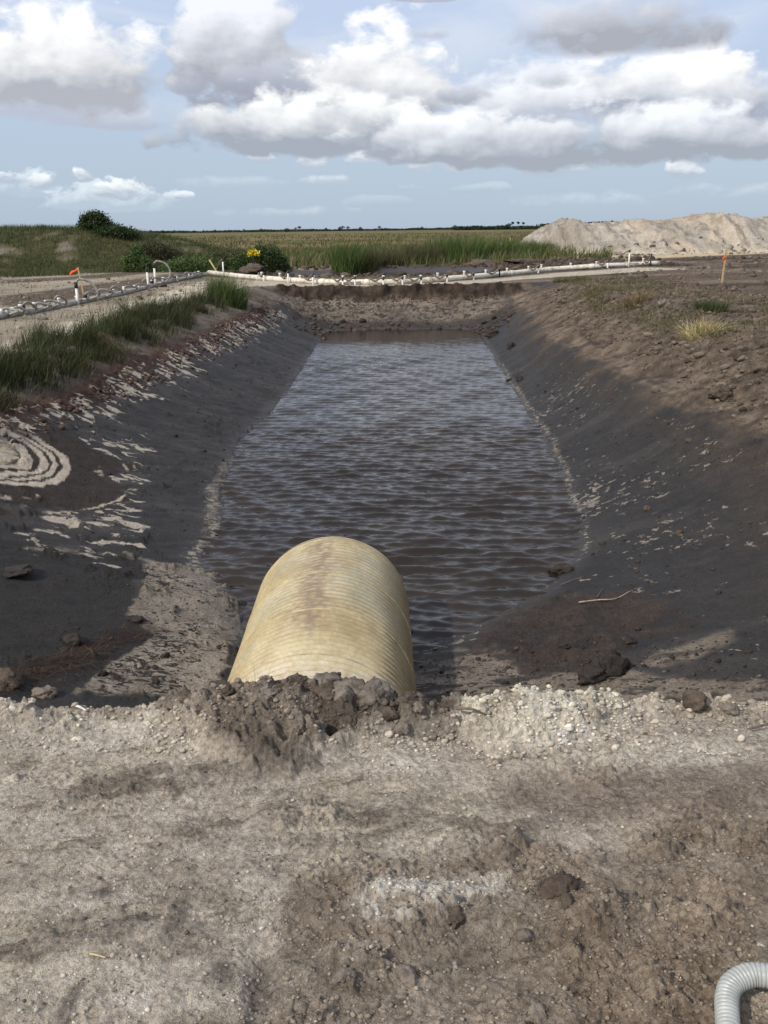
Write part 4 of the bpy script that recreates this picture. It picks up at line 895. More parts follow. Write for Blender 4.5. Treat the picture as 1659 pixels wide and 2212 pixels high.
# crumbs on the banks of the trench
def band_pts(n, poly, seed):
    r_ = np.random.default_rng(seed); Q_ = np.array([q[:2] for q in poly]); lo, hi = Q_.min(0), Q_.max(0)
    p = r_.uniform(lo, hi, (n, 2)); k = polymask(p[:, 0], p[:, 1], poly, .15); p = p[r_.uniform(0, 1, n) < k]
    return np.column_stack([p, gtopv(p[:, 0], p[:, 1])]), r_
poly = Gs([(1170, 640), (1330, 600), (1659, 640), (1800, 700), (1900, 900), (1659, 930), (1400, 800), (1250, 740)])
P, r_ = band_pts(9000, poly, 20); S = np.exp(r_.normal(math.log(.015), .6, len(P))).clip(.006, .075); P[:, 2] += S*.2
rubble('bank_crumbs', P, S, two((.050, .038, .030), (.19, .15, .115), r_.uniform(0, 1, len(P))), mg, seg=2)
poly = Gs([(1130, 720), (1200, 800), (1400, 900), (1659, 1000), (1900, 1100), (1900, 1430), (1250, 1400), (1250, 1150), (1200, 950)])
P, r_ = band_pts(1500, poly, 21); S = np.exp(r_.normal(math.log(.0085), .5, len(P))).clip(.004, .035); P[:, 2] += S*.2
rubble('bank_crumbs', P, S, two((.025, .021, .02), (.075, .060, .05), r_.uniform(0, 1, len(P))), mg)
poly = Gs([(20, 960), (150, 860), (330, 790), (560, 660), (620, 690), (480, 760), (300, 850), (120, 930)])
P, r_ = band_pts(3800, poly, 22); S = np.exp(r_.normal(math.log(.018), .5, len(P))).clip(.006, .05); P[:, 2] += S*.2
rubble('root_litter', P, S, two((.040, .026, .022), (.11, .072, .056), r_.uniform(0, 1, len(P))), mg)
poly = Gs([(640, 668), (1110, 665), (1110, 700), (620, 700)])
P, r_ = band_pts(900, poly, 23); S = np.exp(r_.normal(math.log(.035), .5, len(P))).clip(.012, .10); P[:, 2] += S*.2
rubble('bank_crumbs', P, S, two((.030, .024, .02), (.09, .07, .056), r_.uniform(0, 1, len(P))), mg, seg=2)
poly = Gs([(20, 1400), (300, 1230), (490, 1260), (520, 1400), (480, 1500), (0, 1500)])
P, r_ = band_pts(500, poly, 24); S = np.exp(r_.normal(math.log(.006), .5, len(P))).clip(.003, .02); P[:, 2] += S*.2
rubble('floor_crumbs', P, S, two((.02, .018, .017), (.07, .055, .046), r_.uniform(0, 1, len(P))), mg)
poly = Gs([(900, 1430), (1060, 1380), (1500, 1380), (1659, 1430), (1659, 1500), (900, 1505)])
P, r_ = band_pts(900, poly, 25); S = np.exp(r_.normal(math.log(.006), .55, len(P))).clip(.003, .025); P[:, 2] += S*.2
rubble('floor_crumbs', P, S, two((.02, .018, .017), (.08, .06, .05), r_.uniform(0, 1, len(P))), mg)
# ------------------------------------------------------------------ grey suction hose in the corner
def hose_mesh(name, path, R_, pitch, amp, mat, parent=None, seg=40, per=8):
    P_ = smooth_path(path, 400); L = [0]
    for i_ in range(1, len(P_)): L.append(L[-1]+(P_[i_]-P_[i_-1]).length)
    n = int(L[-1]/pitch*per); ts = np.linspace(0, L[-1], n); A_ = np.array([p[:] for p in P_])
    Q_ = np.stack([np.interp(ts, L, A_[:, j]) for j in range(3)], 1)
    rads = R_+amp*(np.abs(np.sin(np.pi*ts/pitch))**.6-.6)
    v, f = tube_vf([Vector(q) for q in Q_], list(rads), seg); return meshobj(name, [tuple(x_) for x_ in v], f, mat, parent)
hg, nt, b = newmat('hose_pvc', .38, .5); oc = objco(nt)
hn = noise(nt, oc, 35, 5, .6); nt.links.new(mix(nt, hn.step(.3, .75), (.29, .30, .285), (.40, .41, .39)).s, b.inputs['Base Color'])
hroot = empty('suction_hose', W(1700, 2130, 0)); tag(hroot, 'grey corrugated suction hose curving out of the bottom right corner', 'hose')
o0 = Vector(hroot.location)
def wz(px, py, z): return Vector(W(px, py, z))-o0
hp_ = [wz(1585, 2480, .03), wz(1578, 2330, .045), wz(1573, 2225, .055), wz(1570, 2160, .062), wz(1583, 2125, .07), wz(1622, 2106, .078), wz(1668, 2110, .08), wz(1730, 2125, .07), wz(1800, 2170, .055), wz(1880, 2260, .04)]
hose_mesh('hose_body', hp_, .0235, .0088, .0030, hg, hroot)
mm = MB(); mm.tube([hp_[-1]+(hp_[-2]-hp_[-1]).normalized()*.03, hp_[-1]-(hp_[-2]-hp_[-1]).normalized()*.06], .030, 24); mm.build('hose_coupling', simple('coupling_metal', (.35, .35, .35), .35, .5, .2), hroot)
# ------------------------------------------------------------------ wellpoint header pipes, risers and swing hoses
wpipe, nt, b = newmat('white_pipe', .5, .4); gg = nt.nodes.new('ShaderNodeNewGeometry'); ps = E(nt, gg.outputs['Position'])
n1_ = noise(nt, ps, 2.2, 5, .65); n2_ = noise(nt, ps, 14, 5, .65)
nt.links.new(mix(nt, (n2_*.6+n1_*.5).step(.50, .72), (.66, .62, .52), (.30, .23, .16)).s, b.inputs['Base Color'])
gpipe = simple('grey_pipe', (.33, .31, .28), .6, .3, .4, 5); white = simple('white_plastic', (.70, .68, .62), .5, .4, .2, 12)
black = simple('black_rubber', (.03, .028, .027), .6, .3, .3, 20); hosem = simple('swing_hose', (.30, .285, .25), .6, .3, .45, 8)
brhose = simple('stained_hose', (.17, .14, .11), .7, .3, .45, 8)
def header(pts_px, rad_, mat, label, nozz, joints, zoff=.0, nozmat=white):
    pts = [G(*p) for p in pts_px]; path = [Vector((p[0], p[1], max(gtop(p[0], p[1]), gtop(p[0], p[1]-.05))+rad_*(.82)+zoff)) for p in pts]
    sp_ = smooth_path(path, 120); o = empty('header_pipe', path[len(path)//2]); o0 = Vector(o.location); tag(o, label, 'pipe')
    pr_ = [ray_to_px(p) for p in sp_]
    at = lambda px: sp_[min(range(len(sp_)), key=lambda i_: abs(pr_[i_][0]-px))]
    m_ = MB(); m_.tube([p-o0 for p in sp_], rad_, 20); m_.build('pipe_run', mat, o)
    for px in joints:
        i_ = min(range(2, len(sp_)-2), key=lambda k_: abs(pr_[k_][0]-px)); d_ = (sp_[i_+1]-sp_[i_-1]).normalized()
        MB().tube([sp_[i_]-d_*.09-o0, sp_[i_]-d_*.07-o0, sp_[i_]+d_*.07-o0, sp_[i_]+d_*.09-o0], [rad_*1.0, rad_*1.14, rad_*1.14, rad_*1.0], 20).build('coupling', mat, o)
    for px in nozz:
        p = at(px)-o0; l = random.uniform(.05, .09)
        MB().tube([p+Vector((0, 0, rad_*.9)), p+Vector((0, 0, rad_+l))], .035, 10).tube([p+Vector((0, 0, rad_+l*.8)), p+Vector((0, 0, rad_+l+.03))], .044, 10).build('nozzle', nozmat, o)
    return o, at
RMi = np.linalg.inv(RMn)
def ray_to_px(p):
    d = RMi @ (np.array(p[:])-np.array([0, 0, CAMZ])); return (829.5+d[0]/-d[2]/K, 1106-d[1]/-d[2]/K)
HR = .088
h1, at1 = header([(452, 593), (500, 600), (570, 606), (640, 611), (700, 614), (829, 615), (900, 612), (1000, 606), (1100, 596), (1200, 586), (1300, 580), (1423, 574)], HR, wpipe,
    'long dirty white header pipe lying across the far end of the trench', [566, 607, 648, 677, 740, 766, 829, 873, 911, 944, 1000, 1052, 1096, 1137, 1170, 1230, 1292, 1388], [500, 560, 625, 700, 790, 860, 930, 1010, 1100, 1190, 1280, 1350, 1412])
def riser(px, py_top, tall, hose_px, side, lab, black_=False, at=at1, grp='white risers standing along the header pipe', rad_=.028, front=.26, hz=None, hm=None, name='wellpoint_riser'):
    b_ = at(px); gx_, gy_ = b_.x, b_.y-front; g0 = gtop(gx_, gy_)
    o = empty(name, (gx_, gy_, g0)); tag(o, lab, 'riser pipe', grp)
    MB().tube([(0, 0, -.2), (0, 0, tall-.05)], rad_, 10).build('riser_tube', black if black_ else white, o)
    MB().tube([(0, 0, tall-.07), (0, 0, tall)], rad_*1.2, 10).tube([(0, 0, tall-.01), (.03, .01, tall+.02)], rad_*1.0, 8).build('cap', black, o)
    e = at(hose_px); o0 = Vector((gx_, gy_, g0)); e = Vector((e.x, e.y, e.z+HR+.07))-o0; s = Vector((.02, .01, tall+.01)); mid = (s+e)/2
    mid.z = (hz if hz is not None else min(s.z, e.z)-.10); mid.y -= .05
    q = smooth_path([s, s+(mid-s)*.35+Vector((0, -.03, .02)), mid, e-(e-mid)*.35+Vector((0, 0, -.02)), e], 22)
    MB().tube(q, .027, 8).build('swing_hose', hm or brhose, o)
    return o
RS = [(487, .62, 468, .50, 'tall white riser near the left end of the header pipe'), (571, .26, 556, None, 'short white riser second from the left bend of the header pipe'),
      (624, .36, 605, None, 'white riser with black cap in front of the header beside the yellow flowering bush'), (676, .30, 655, None, 'short white riser right of the yellow flowering bush'),
      (709, .02, 690, None, ''), (736, .20, 715, None, 'stub riser left of the centre of the header pipe'), (766, .24, 745, None, 'short riser just left of the centre of the header pipe'),
      (829, .22, 800, None, 'short riser at the middle of the header pipe'), (868, .22, 845, None, 'short riser just right of the centre of the header pipe'),
      (905, .18, 880, None, 'stub riser under the reeds behind the header pipe'), (962, .22, 935, None, 'short riser before the header starts to climb right'),
      (1021, .20, 1002, None, 'short riser with looped hose right of centre'), (1074, .28, 1050, None, 'dark riser in front of the header above the split cliff'),
      (1163, .24, 1140, None, 'short riser on the white sand at the right part of the header'), (1195, .10, 1175, None, ''), (1304, .26, 1285, None, 'short black capped riser left of the tall right one'),
      (1351, .56, 1325, .40, 'tall white riser near the right end of the header pipe'), (1403, .40, 1388, None, 'last riser beside the open right end of the header pipe')]
for px, tl, hpx, hz, lab in RS:
    if lab: riser(px, 0, tl, hpx, 0, lab, black_=(px in (1074, 1403)), hz=hz)
# left run with its coiled hoses
h2, at2 = header([(-60, 706), (0, 690), (60, 680), (100, 672), (150, 662), (200, 651), (250, 641), (300, 629), (340, 618), (400, 605), (430, 599), (448, 595)], .062, gpipe,
    'grey stained header pipe running back along the left bank under coiled hoses', [20, 45, 75, 100, 130, 165, 190, 215, 245, 270, 300, 330, 355, 385, 410, 430], [10, 62, 95, 140, 203, 262, 322, 368, 400, 425], nozmat=white)
def coil(px, k_, lab, up_=0.0):
    b_ = at2(px); o = empty('coiled_hose', b_); tag(o, lab, 'hose', 'coiled swing hoses on the left header pipe')
    r_ = random.Random(int(px)); nxt = at2(px+22*k_*r_.uniform(.7, 1.25))-b_; w = .22*r_.uniform(.4, 1.5); up_ = r_.uniform(-.10, .06)
    q = [Vector((0, 0, .10)), Vector((0, 0, .13+up_*.4)), Vector((.10, -.04, .20+up_*.6)), nxt*.5+Vector((w, -w*.7, .13+up_*.4)), nxt*.9+Vector((w*.6, -w, .06)), nxt+Vector((-.02, -.10, -.01))]
    hose_mesh('hose_body', q, .025, .03, .002, hosem, o, 12, 4)
    MB().tube([(0, 0, .06), (0, 0, .14)], .046, 10).build('clamp', black if r_.random() < .5 else white, o)
    e = nxt+Vector((-.02, -.10, -.01)); MB().tube([e+Vector((0, 0, .04)), e-Vector((0, 0, .16))], .036, 10).build('hose_end', white, o)
places = [(8, 'leftmost hose loop at the picture edge'), (30, 'second hose loop from the left edge'), (52, 'flat hose loop nearest the left edge after the first pair'), (76, 'thick hose loop by the black clamp at left'),
          (98, 'hose loop left of the stake with the orange ribbon'), (120, 'low hose loop just left of the ribboned stake'), (186, 'low hose loop right of the ribboned stake'), (212, 'wide hose loop behind the two leaning seed heads'),
          (240, 'hose loop between the leaning seed heads'), (268, 'dark capped hose loop right of the seed heads'), (292, 'small hose loop before the two white risers'), (330, 'hose loop behind the two white risers'),
          (352, 'small hose loop where the left pipe turns thin'), (376, 'far hose loop left of the bend'), (398, 'small far hose loop close to the bend'), (418, 'last far hose loop at the bend')]
for px, lab in places: coil(px, 1, lab+' on the left pipe')
for px, tl, lab in ((172, .52, 'white riser with raised hose arch beside the ribboned stake'), (370, .62, 'left one of the two white risers on the left pipe'), (386, .70, 'right one of the two white risers with a high hose arch')):
    b_ = at2(px if px < 300 else px-50); o = empty('wellpoint_riser', (b_.x+.05, b_.y-.25, gtop(b_.x+.05, b_.y-.25))); tag(o, lab, 'riser pipe', 'white risers on the left pipe')
    MB().tube([(0, 0, -.2), (0, 0, tl-.12)], .032, 10).build('riser_tube', white, o); MB().tube([(0, 0, tl-.14), (0, 0, tl)], .040, 10).build('cap', black, o)
    if '370' != str(px):
        hose_mesh('swing_hose', [Vector((0, 0, tl-.02)), Vector((.10, 0, tl+.06)), Vector((.34, .05, tl-.02)), Vector((.46, .1, tl-.28)), Vector((.30, .15, .14)), Vector((.02, .2, .10))], .027, .03, .003, hosem, o, 12, 4)
# ------------------------------------------------------------------ survey stakes
wood = simple('lath_wood', (.46, .34, .17), .75, .2, .3, 25); tape = simple('orange_tape', (.85, .12, .035), .55, .3, .15, 30); ylath = simple('yellow_lath', (.62, .52, .22), .7, .2, .2, 20)
def stake(px, py, h_, lab, tilt=(0, 0), flag=None, w=.022, t=.012, mat=wood):
    p = G(px, py); o = empty('survey_stake', (p[0], p[1], gtop(p[0], p[1]))); tag(o, lab, 'stake')
    Rm = Matrix.Rotation(tilt[0], 3, 'Y') @ Matrix.Rotation(tilt[1], 3, 'X')
    m_ = MB(); n_ = 6
    for i_ in range(n_):
        z0_, z1_ = -.15+(h_+.15)*i_/n_, -.15+(h_+.15)*(i_+1)/n_; m_.box(Rm @ Vector((0, 0, (z0_+z1_)/2)), (w, t, z1_-z0_+.0), Rm)
    m_.build('lath', mat, o, False)
    if flag:
        V_ = []; F_ = []; L_, H_, dx_, dz_, n_ = flag; top = Rm @ Vector((0, 0, h_-.01))
        for i_ in range(n_+1):
            u = i_/n_
            for j in range(3):
                V_.append(tuple(top+Vector((dx_*u+.012*math.sin(u*7+j), -.012+.035*math.sin(u*9+j*.8), dz_*u-H_*(j/2)*(1-.25*math.sin(u*5)**2)+.01*math.sin(u*11)))))
        for i_ in range(n_):
            for j in range(2): a_ = i_*3+j; F_.append((a_, a_+3, a_+4, a_+1))
        f_ = meshobj('ribbon', V_, F_, tape, o); sm_ = f_.modifiers.new('thickness', 'SOLIDIFY'); sm_.thickness = .003
    return o
stake(1559, 613, .80, 'wooden survey stake with hanging orange ribbon on the bare right bank', (.04, 0), (.16, .11, -.07, -.22, 10), .045, .025)
stake(181, 640, .74, 'wooden survey stake with orange ribbon blowing left beside the coiled hoses', (-.10, 0), (.28, .085, -.24, -.12, 12), .036, .02)
stake(1101, 551, .92, 'plain thin yellow stake standing before the green reeds', (0, 0), None, .045, .03, ylath)
stake(471, 592, .62, 'leaning yellow lath at the bend of the header pipe', (-.52, 0), None, .055, .03, ylath)
stake(441, 563, .45, 'small orange tipped stake far behind the bend of the pipe', (0, 0), (.1, .1, .03, -.12, 4), .035, .02)
stake(36, 519, .9, 'thin weathered post sticking up from the grassy berm at left', (-.12, 0), None, .035, .03, simple('old_wood', (.14, .12, .10), .8)).location.z = berm_h(np.array([G(36, 519)[0]]), np.array([42.]))[0]-.1
# twigs, straw and litter
def twig(name, pts, rad_, mat, lab, cat='stick', zo=.01):
    P_ = []
    for p in pts:
        q = G(*p) if len(p) == 2 else W(*p[:2]); P_.append(Vector((q[0], q[1], gtop(q[0], q[1])+rad_+(p[2] if len(p) > 2 else zo))))
    sp_ = smooth_path(P_, 16); r_ = [rad_*(1-.55*i_/15) for i_ in range(16)]; o0 = sp_[0].copy()
    o = MB().tube([p-o0 for p in sp_], r_, 6).build(name, mat); o.location = o0; return tag(o, lab, cat)
straw = simple('straw', (.48, .38, .22), .8, .2, .3, 40); rootm_ = simple('red_root', (.16, .075, .04), .8, .2, .4, 40); bark = simple('twig_bark', (.14, .105, .08), .85, .2, .4, 60)
twig('stick', [(1250, 1306), (1290, 1308), (1330, 1300), (1362, 1283)], .006, simple('pale_bark', (.34, .27, .2), .8, .2, .6, 60), 'pale peeling stick lying on the dark mud right of the water')
twig('stick', [(1212, 1268), (1240, 1258), (1262, 1248)], .005, bark, 'short dark stick just right of the near waterline')
twig('stick', [(1290, 1300), (1296, 1284), (1302, 1276)], .004, bark, 'tiny side twig crossing the pale peeling stick')
twig('stick', [(165, 1558, 0), (176, 1560, 0), (190, 1562, 0)], .006, simple('white_chip', (.7, .67, .6), .6), 'short white chip on the crossing near the left edge')
twig('stick', [(1618, 1592, .01), (1660, 1585, .015), (1720, 1580, .01)], .005, bark, 'thin dark root at the right edge of the crossing')
twig('stick', [(1120, 1510, .02), (1145, 1518, .02), (1165, 1526, .01)], .004, straw, 'straw stem on the white crumbs')
twig('stick', [(1395, 1512, .03), (1420, 1518, .03), (1445, 1530, .01)], .004, straw, 'straw stem on the crossing edge at right')
twig('stick', [(0, 1512, .01), (15, 1520, .01), (32, 1516, .02)], .004, straw, 'straw stem at the left end of the crossing edge')
twig('stick', [(198, 2086, .004), (215, 2090, .004), (232, 2094, .002)], .0028, straw, 'single straw on the ground in the lower left')
twig('stick', [(815, 2036, .004), (840, 2048, .004), (862, 2062, .002)], .002, bark, 'thin dark twig in the middle of the foreground')
twig('stick', [(744, 1762, .004), (756, 1772, .004), (768, 1784, .002)], .0025, bark, 'short dark twig below the hollow in the ridge')
twig('stick', [(985, 1578, .02), (1020, 1586, .02), (1050, 1584, .01)], .005, bark, 'dark root poking from the ridge beside the white crumbs')
# ------------------------------------------------------------------ plants
def blades(P, H, Wd, lean, bend, cols, seed=0, n=4):
    """P (N,3) roots, H heights, Wd widths, lean (N,2) horizontal travel of the tip as a share of the height."""
    N = len(P); r_ = np.random.default_rng(seed); a = r_.uniform(0, np.pi, N); wx_, wy_ = np.cos(a), np.sin(a)
    V = np.zeros((N, 2*n+1, 3)); cc = np.zeros((N, 2*n+1, 3))
    for i_ in range(n+1):
        u = i_/n; k = u**bend; cx = P[:, 0]+lean[:, 0]*H*k; cy = P[:, 1]+lean[:, 1]*H*k; cz = P[:, 2]+H*u*(1-.25*k*np.hypot(lean[:, 0], lean[:, 1]))-.02
        w = Wd*(1-u**1.6)*.5
        if i_ < n:
            V[:, 2*i_] = np.stack([cx-wx_*w, cy-wy_*w, cz], 1); V[:, 2*i_+1] = np.stack([cx+wx_*w, cy+wy_*w, cz], 1)
        else: V[:, 2*n] = np.stack([cx, cy, cz], 1)
        cc[:, 2*i_:2*i_+2] = cols[:, None, :]
    b0 = (np.arange(N)*(2*n+1))[:, None]
    F4 = np.concatenate([b0+np.array([2*i_, 2*i_+1, 2*i_+3, 2*i_+2]) for i_ in range(n-1)], 0)
    F3 = b0+np.array([2*n-2, 2*n-1, 2*n])
    return V.reshape(-1, 3), F4, F3, cc.reshape(-1, 3)
def blades_obj(name, P, H, Wd, lean, bend, cols, mat, seed=0, n=3, parent=None, loc=None):
    V, F4, F3, cc = blades(P, H, Wd, lean, bend, cols, seed, n)
    if loc is not None: V = V-np.array(loc)
    F3q = np.concatenate([F3, F3[:, 2:3]], 1)
    me = bpy.data.meshes.new(name); me.vertices.add(len(V)); me.vertices.foreach_set('co', V.astype(np.float32).ravel())
    nl = len(F4)*4+len(F3)*3; me.loops.add(nl); me.loops.foreach_set('vertex_index', np.concatenate([F4.ravel(), F3.ravel()]).astype(np.int32))
    me.polygons.add(len(F4)+len(F3)); me.polygons.foreach_set('loop_start', np.concatenate([np.arange(len(F4))*4, len(F4)*4+np.arange(len(F3))*3]).astype(np.int32)); me.update(calc_edges=True)
    at = me.color_attributes.new('col', 'FLOAT_COLOR', 'POINT'); at.data.foreach_set('color', np.concatenate([cc, np.ones((len(cc), 1))], 1).astype(np.float32).ravel())
    me.materials.append(mat); o = bpy.data.objects.new(name, me); C.objects.link(o)
    if loc is not None and parent is None: o.location = tuple(map(float, loc))
    if parent is not None: o.parent = parent
    return o
LEAF = leafmat('leaf', 'col', .30)
def shades(n, cols, r_, j=.25):
    c = np.array(cols)[r_.integers(0, len(cols), n)]; return np.clip(c*(1+r_.normal(0, j, (n, 1))), .004, 1)
G1 = [(.024, .034, .013), (.034, .046, .017), (.052, .058, .023), (.020, .025, .011), (.12, .098, .05), (.045, .035, .020), (.07, .10, .03), (.085, .11, .04)]
def scatter_poly(n, poly, seed, dens=None, soft=.2):
    r_ = np.random.default_rng(seed); Q_ = np.array([q[:2] for q in poly]); lo, hi = Q_.min(0), Q_.max(0)
    p = r_.uniform(lo, hi, (n, 2)); k = polymask(p[:, 0], p[:, 1], poly, soft)
    if dens is not None: k = k*dens(p[:, 0], p[:, 1])
    p = p[r_.uniform(0, 1, n) < k]; return p, r_
# tall grass on the crest of the left bank
bank = [(-5.6, 7.0), (-5.5, 9), (-5.5, 11), (-5.3, 13), (-5.1, 15), (-4.7, 18), (-4.3, 20.5), (-4.1, 22.5), (-3.5, 22.8), (-3.45, 20), (-3.75, 17), (-3.85, 14), (-4.0, 11.5), (-4.15, 9.5), (-4.25, 8), (-4.5, 6.2), (-5.6, 6.4)]
dn = lambda x, y: (.12+.88*ss(-.12, .22, fbm(x, y, .55, 4, .6, 140)))*ss(0, .5, .68+1.2*fbm(x, y, 1.6, 3, .5, 142)-.35*np.abs(x+4.6)/.7)
p, r_ = scatter_poly(160000, bank, 31, dn, .25)
cl = fbm(p[:, 0], p[:, 1], 1.1, 3, .5, 141); H = (.18+.22*ss(-.3, .4, cl))*r_.uniform(.35, 1.45, len(p))*np.interp(p[:, 1], [7, 12, 22], [.85, 1.1, 1.0])
ca_ = r_.uniform(0, 6.28, len(p)); lean = np.stack([.28+.38*np.cos(ca_), -.10+.38*np.sin(ca_)], 1)
P = np.column_stack([p, gtopv(p[:, 0], p[:, 1])])
blades_obj('bank_grass', P, H, r_.uniform(.005, .010, len(p)), lean, 1.7, shades(len(p), G1, r_), LEAF, 1, 3)['kind'] = 'stuff'
# dead stalks low on the trench side of that grass
p, r_ = scatter_poly(9000, [(-4.35, 8), (-4.0, 12), (-3.8, 16), (-3.4, 21), (-3.2, 21), (-3.55, 16), (-3.75, 12), (-4.05, 8)], 32, dn, .12)
P = np.column_stack([p, gtopv(p[:, 0], p[:, 1])])
blades_obj('dead_grass', P, r_.uniform(.10, .32, len(p)), r_.uniform(.004, .008, len(p)), np.stack([r_.normal(.6, .4, len(p)), r_.normal(-.1, .4, len(p))], 1), 1.3, shades(len(p), [(.10, .075, .045), (.06, .045, .03), (.17, .13, .08), (.05, .05, .025)], r_), LEAF, 2, 3)['kind'] = 'stuff'
# distinct clumps
def clump(name, px, py, n, h_, rad_, cols, lab, cat, lean=(0, 0), spread=.35, w=(.006, .012), bend=1.6, pos=None, seed=0, drop=0.0):
    q = G(px, py) if pos is None else pos; r_ = np.random.default_rng(seed+int(px)); z = gtop(q[0], q[1])
    a = r_.uniform(0, 6.28, n); d = rad_*np.sqrt(r_.uniform(0, 1, n)); x = q[0]+d*np.cos(a); y = q[1]+d*np.sin(a)
    P = np.column_stack([x, y, gtopv(x, y)]); P[:, 2] = np.where(P[:, 2] < z-1, z, P[:, 2])
    ln = np.stack([lean[0]+r_.normal(0, spread, n)+.5*np.cos(a)*d/rad_*spread, lean[1]+r_.normal(0, spread, n)], 1)
    H = h_*r_.uniform(.45, 1.05, n)
    o = blades_obj(name, P, H, r_.uniform(*w, n), ln, bend, shades(n, cols, r_), LEAF, seed, 4, None, (q[0], q[1], z))
    return tag(o, lab, cat)
RG = [(.055, .10, .022), (.08, .135, .034), (.11, .16, .045), (.04, .068, .018), (.17, .165, .07)]
clump('reed_clump', 492, 655, 1500, .80, .45, RG, 'bright green clump of reeds at the far end of the left bank grass', 'reeds', (.05, -.15), .28)
clump('dry_sprig', 560, 1495, 45, .10, .05, [(.35, .30, .2), (.2, .17, .1)], 'sparse dry sprigs on the mud ridge against the lower left of the pipe', 'grass', (.1, .2), .7, (.0012, .002), pos=W(560, 1500, .05))
clump('grass_clump', 260, 668, 45, .75, .07, [(.08, .09, .04), (.11, .11, .05)], 'left one of two leaning seed heads before the coiled hoses', 'grass', (-.55, 0), .12, (.008, .018), pos=G(285, 700))
clump('grass_clump', 300, 668, 45, .72, .07, [(.08, .09, .04), (.11, .11, .05)], 'right one of two leaning seed heads before the coiled hoses', 'grass', (-.4, 0), .12, (.008, .018), pos=G(318, 700))
SR_ = [(.34, .25, .14), (.24, .16, .09), (.42, .33, .19), (.14, .09, .05)]
q = G(208, 745)
o = blades_obj('straw_tuft', np.column_stack([np.random.default_rng(3).uniform(-.07, .07, (420, 2))+q[:2], np.full(420, gtop(q[0], q[1])+.12)]), np.random.default_rng(4).uniform(.08, .24, 420), np.full(420, .007),
    np.random.default_rng(5).normal((1.9, -1.1), (.5, .45), (420, 2)), 1.25, shades(420, SR_, np.random.default_rng(6)), LEAF, 3, 4, None, (q[0], q[1], gtop(q[0], q[1])))
V_ = np.array([v.co[:] for v in o.data.vertices]); d_ = np.hypot(V_[:, 0], V_[:, 1]); V_[:, 2] -= .62*np.maximum(d_-.10, 0); o.data.vertices.foreach_set('co', V_.astype(np.float32).ravel())
tag(o, 'bundle of dry tan straw hanging down the left bank below the green grass', 'straw')
clump('straw_tuft', 1512, 738, 420, .34, .22, [(.48, .40, .20), (.38, .31, .15), (.55, .48, .28)], 'pale yellow straw tuft on the rough right bank', 'straw', (0, -.3), .9, (.006, .012), 1.2)
clump('grass_tuft', 1533, 684, 800, .26, .26, [(.04, .06, .02), (.06, .085, .03)], 'dark green grass tuft on the right bank below the ribboned stake', 'grass', (.1, -.1), .6)
clump('straw_tuft', 1372, 668, 240, .40, .22, [(.28, .21, .11), (.20, .15, .08)], 'brown dry straw tuft draped over the right bank', 'straw', (-.2, -.5), .6)
clump('grass_tuft', 1232, 612, 700, .26, .5, [(.09, .095, .03), (.14, .12, .05), (.06, .07, .02)], 'olive grass tuft at the far end of the right bank', 'grass', (0, -.1), .6)
clump('grass_tuft', 1300, 640, 500, .24, .45, [(.12, .11, .045), (.20, .16, .08)], 'yellowing grass tuft left of the brown straw', 'grass', (0, -.2), .7)
for i_, (px, py, lab) in enumerate(((555, 650, 'dry brown root tuft at the far left corner of the trench'), (1212, 1236, 'dark rooty tuft on the mud lump at the near waterline'))):
    clump('root_tuft', px, py, 220, .12 if px > 900 else .25, .08 if px > 900 else .4, [(.07, .05, .03), (.12, .09, .05)], lab, 'roots', (0, 0), .8, (.004, .007))
# low green on the right bank
p, r_ = scatter_poly(60000, Gs([(1200, 620), (1330, 596), (1500, 640), (1659, 665), (1850, 720), (1850, 850), (1659, 810), (1540, 770), (1420, 735), (1290, 690)]), 33, lambda x, y: ss(-.05, .25, fbm(x, y, 1.4, 4, .55, 150)), .3)
P = np.column_stack([p, gtopv(p[:, 0], p[:, 1])])
blades_obj('bank_grass', P, r_.uniform(.05, .20, len(p)), r_.uniform(.004, .009, len(p)), r_.normal(0, .7, (len(p), 2)), 1.4, shades(len(p), [(.07, .085, .03), (.10, .10, .04), (.16, .13, .06), (.25, .20, .11), (.05, .055, .022)], r_), LEAF, 4, 3)['kind'] = 'stuff'
# root litter on the near left mud, roots on the right floor
for poly, n, lab in ((Gs([(80, 1430), (150, 1400), (230, 1365), (330, 1352), (345, 1365), (250, 1395), (170, 1440), (60, 1470)]), 900, 'a'), (Gs([(1080, 1340), (1200, 1300), (1350, 1310), (1420, 1350), (1300, 1400), (1120, 1430), (1060, 1390)]), 700, 'b'), (Gs([(0, 1450), (100, 1420), (110, 1450), (0, 1500)]), 300, 'c')):
    n = int(n*1.8); p, r_ = scatter_poly(n*4, poly, 34, None, .05); p = p[:n]; P = np.column_stack([p, gtopv(p[:, 0], p[:, 1])+.012])
    blades_obj('root_litter', P, r_.uniform(.03, .05, len(p)), r_.uniform(.0018, .0035, len(p)), r_.normal(0, 2.6, (len(p), 2)), 1.1, shades(len(p), [(.075, .034, .022), (.05, .028, .02), (.16, .105, .055), (.03, .02, .015), (.04, .025, .018)] if lab != 'b' else [(.05, .033, .027), (.08, .05, .035), (.035, .028, .024)], r_), LEAF, 5, 3)['kind'] = 'stuff'
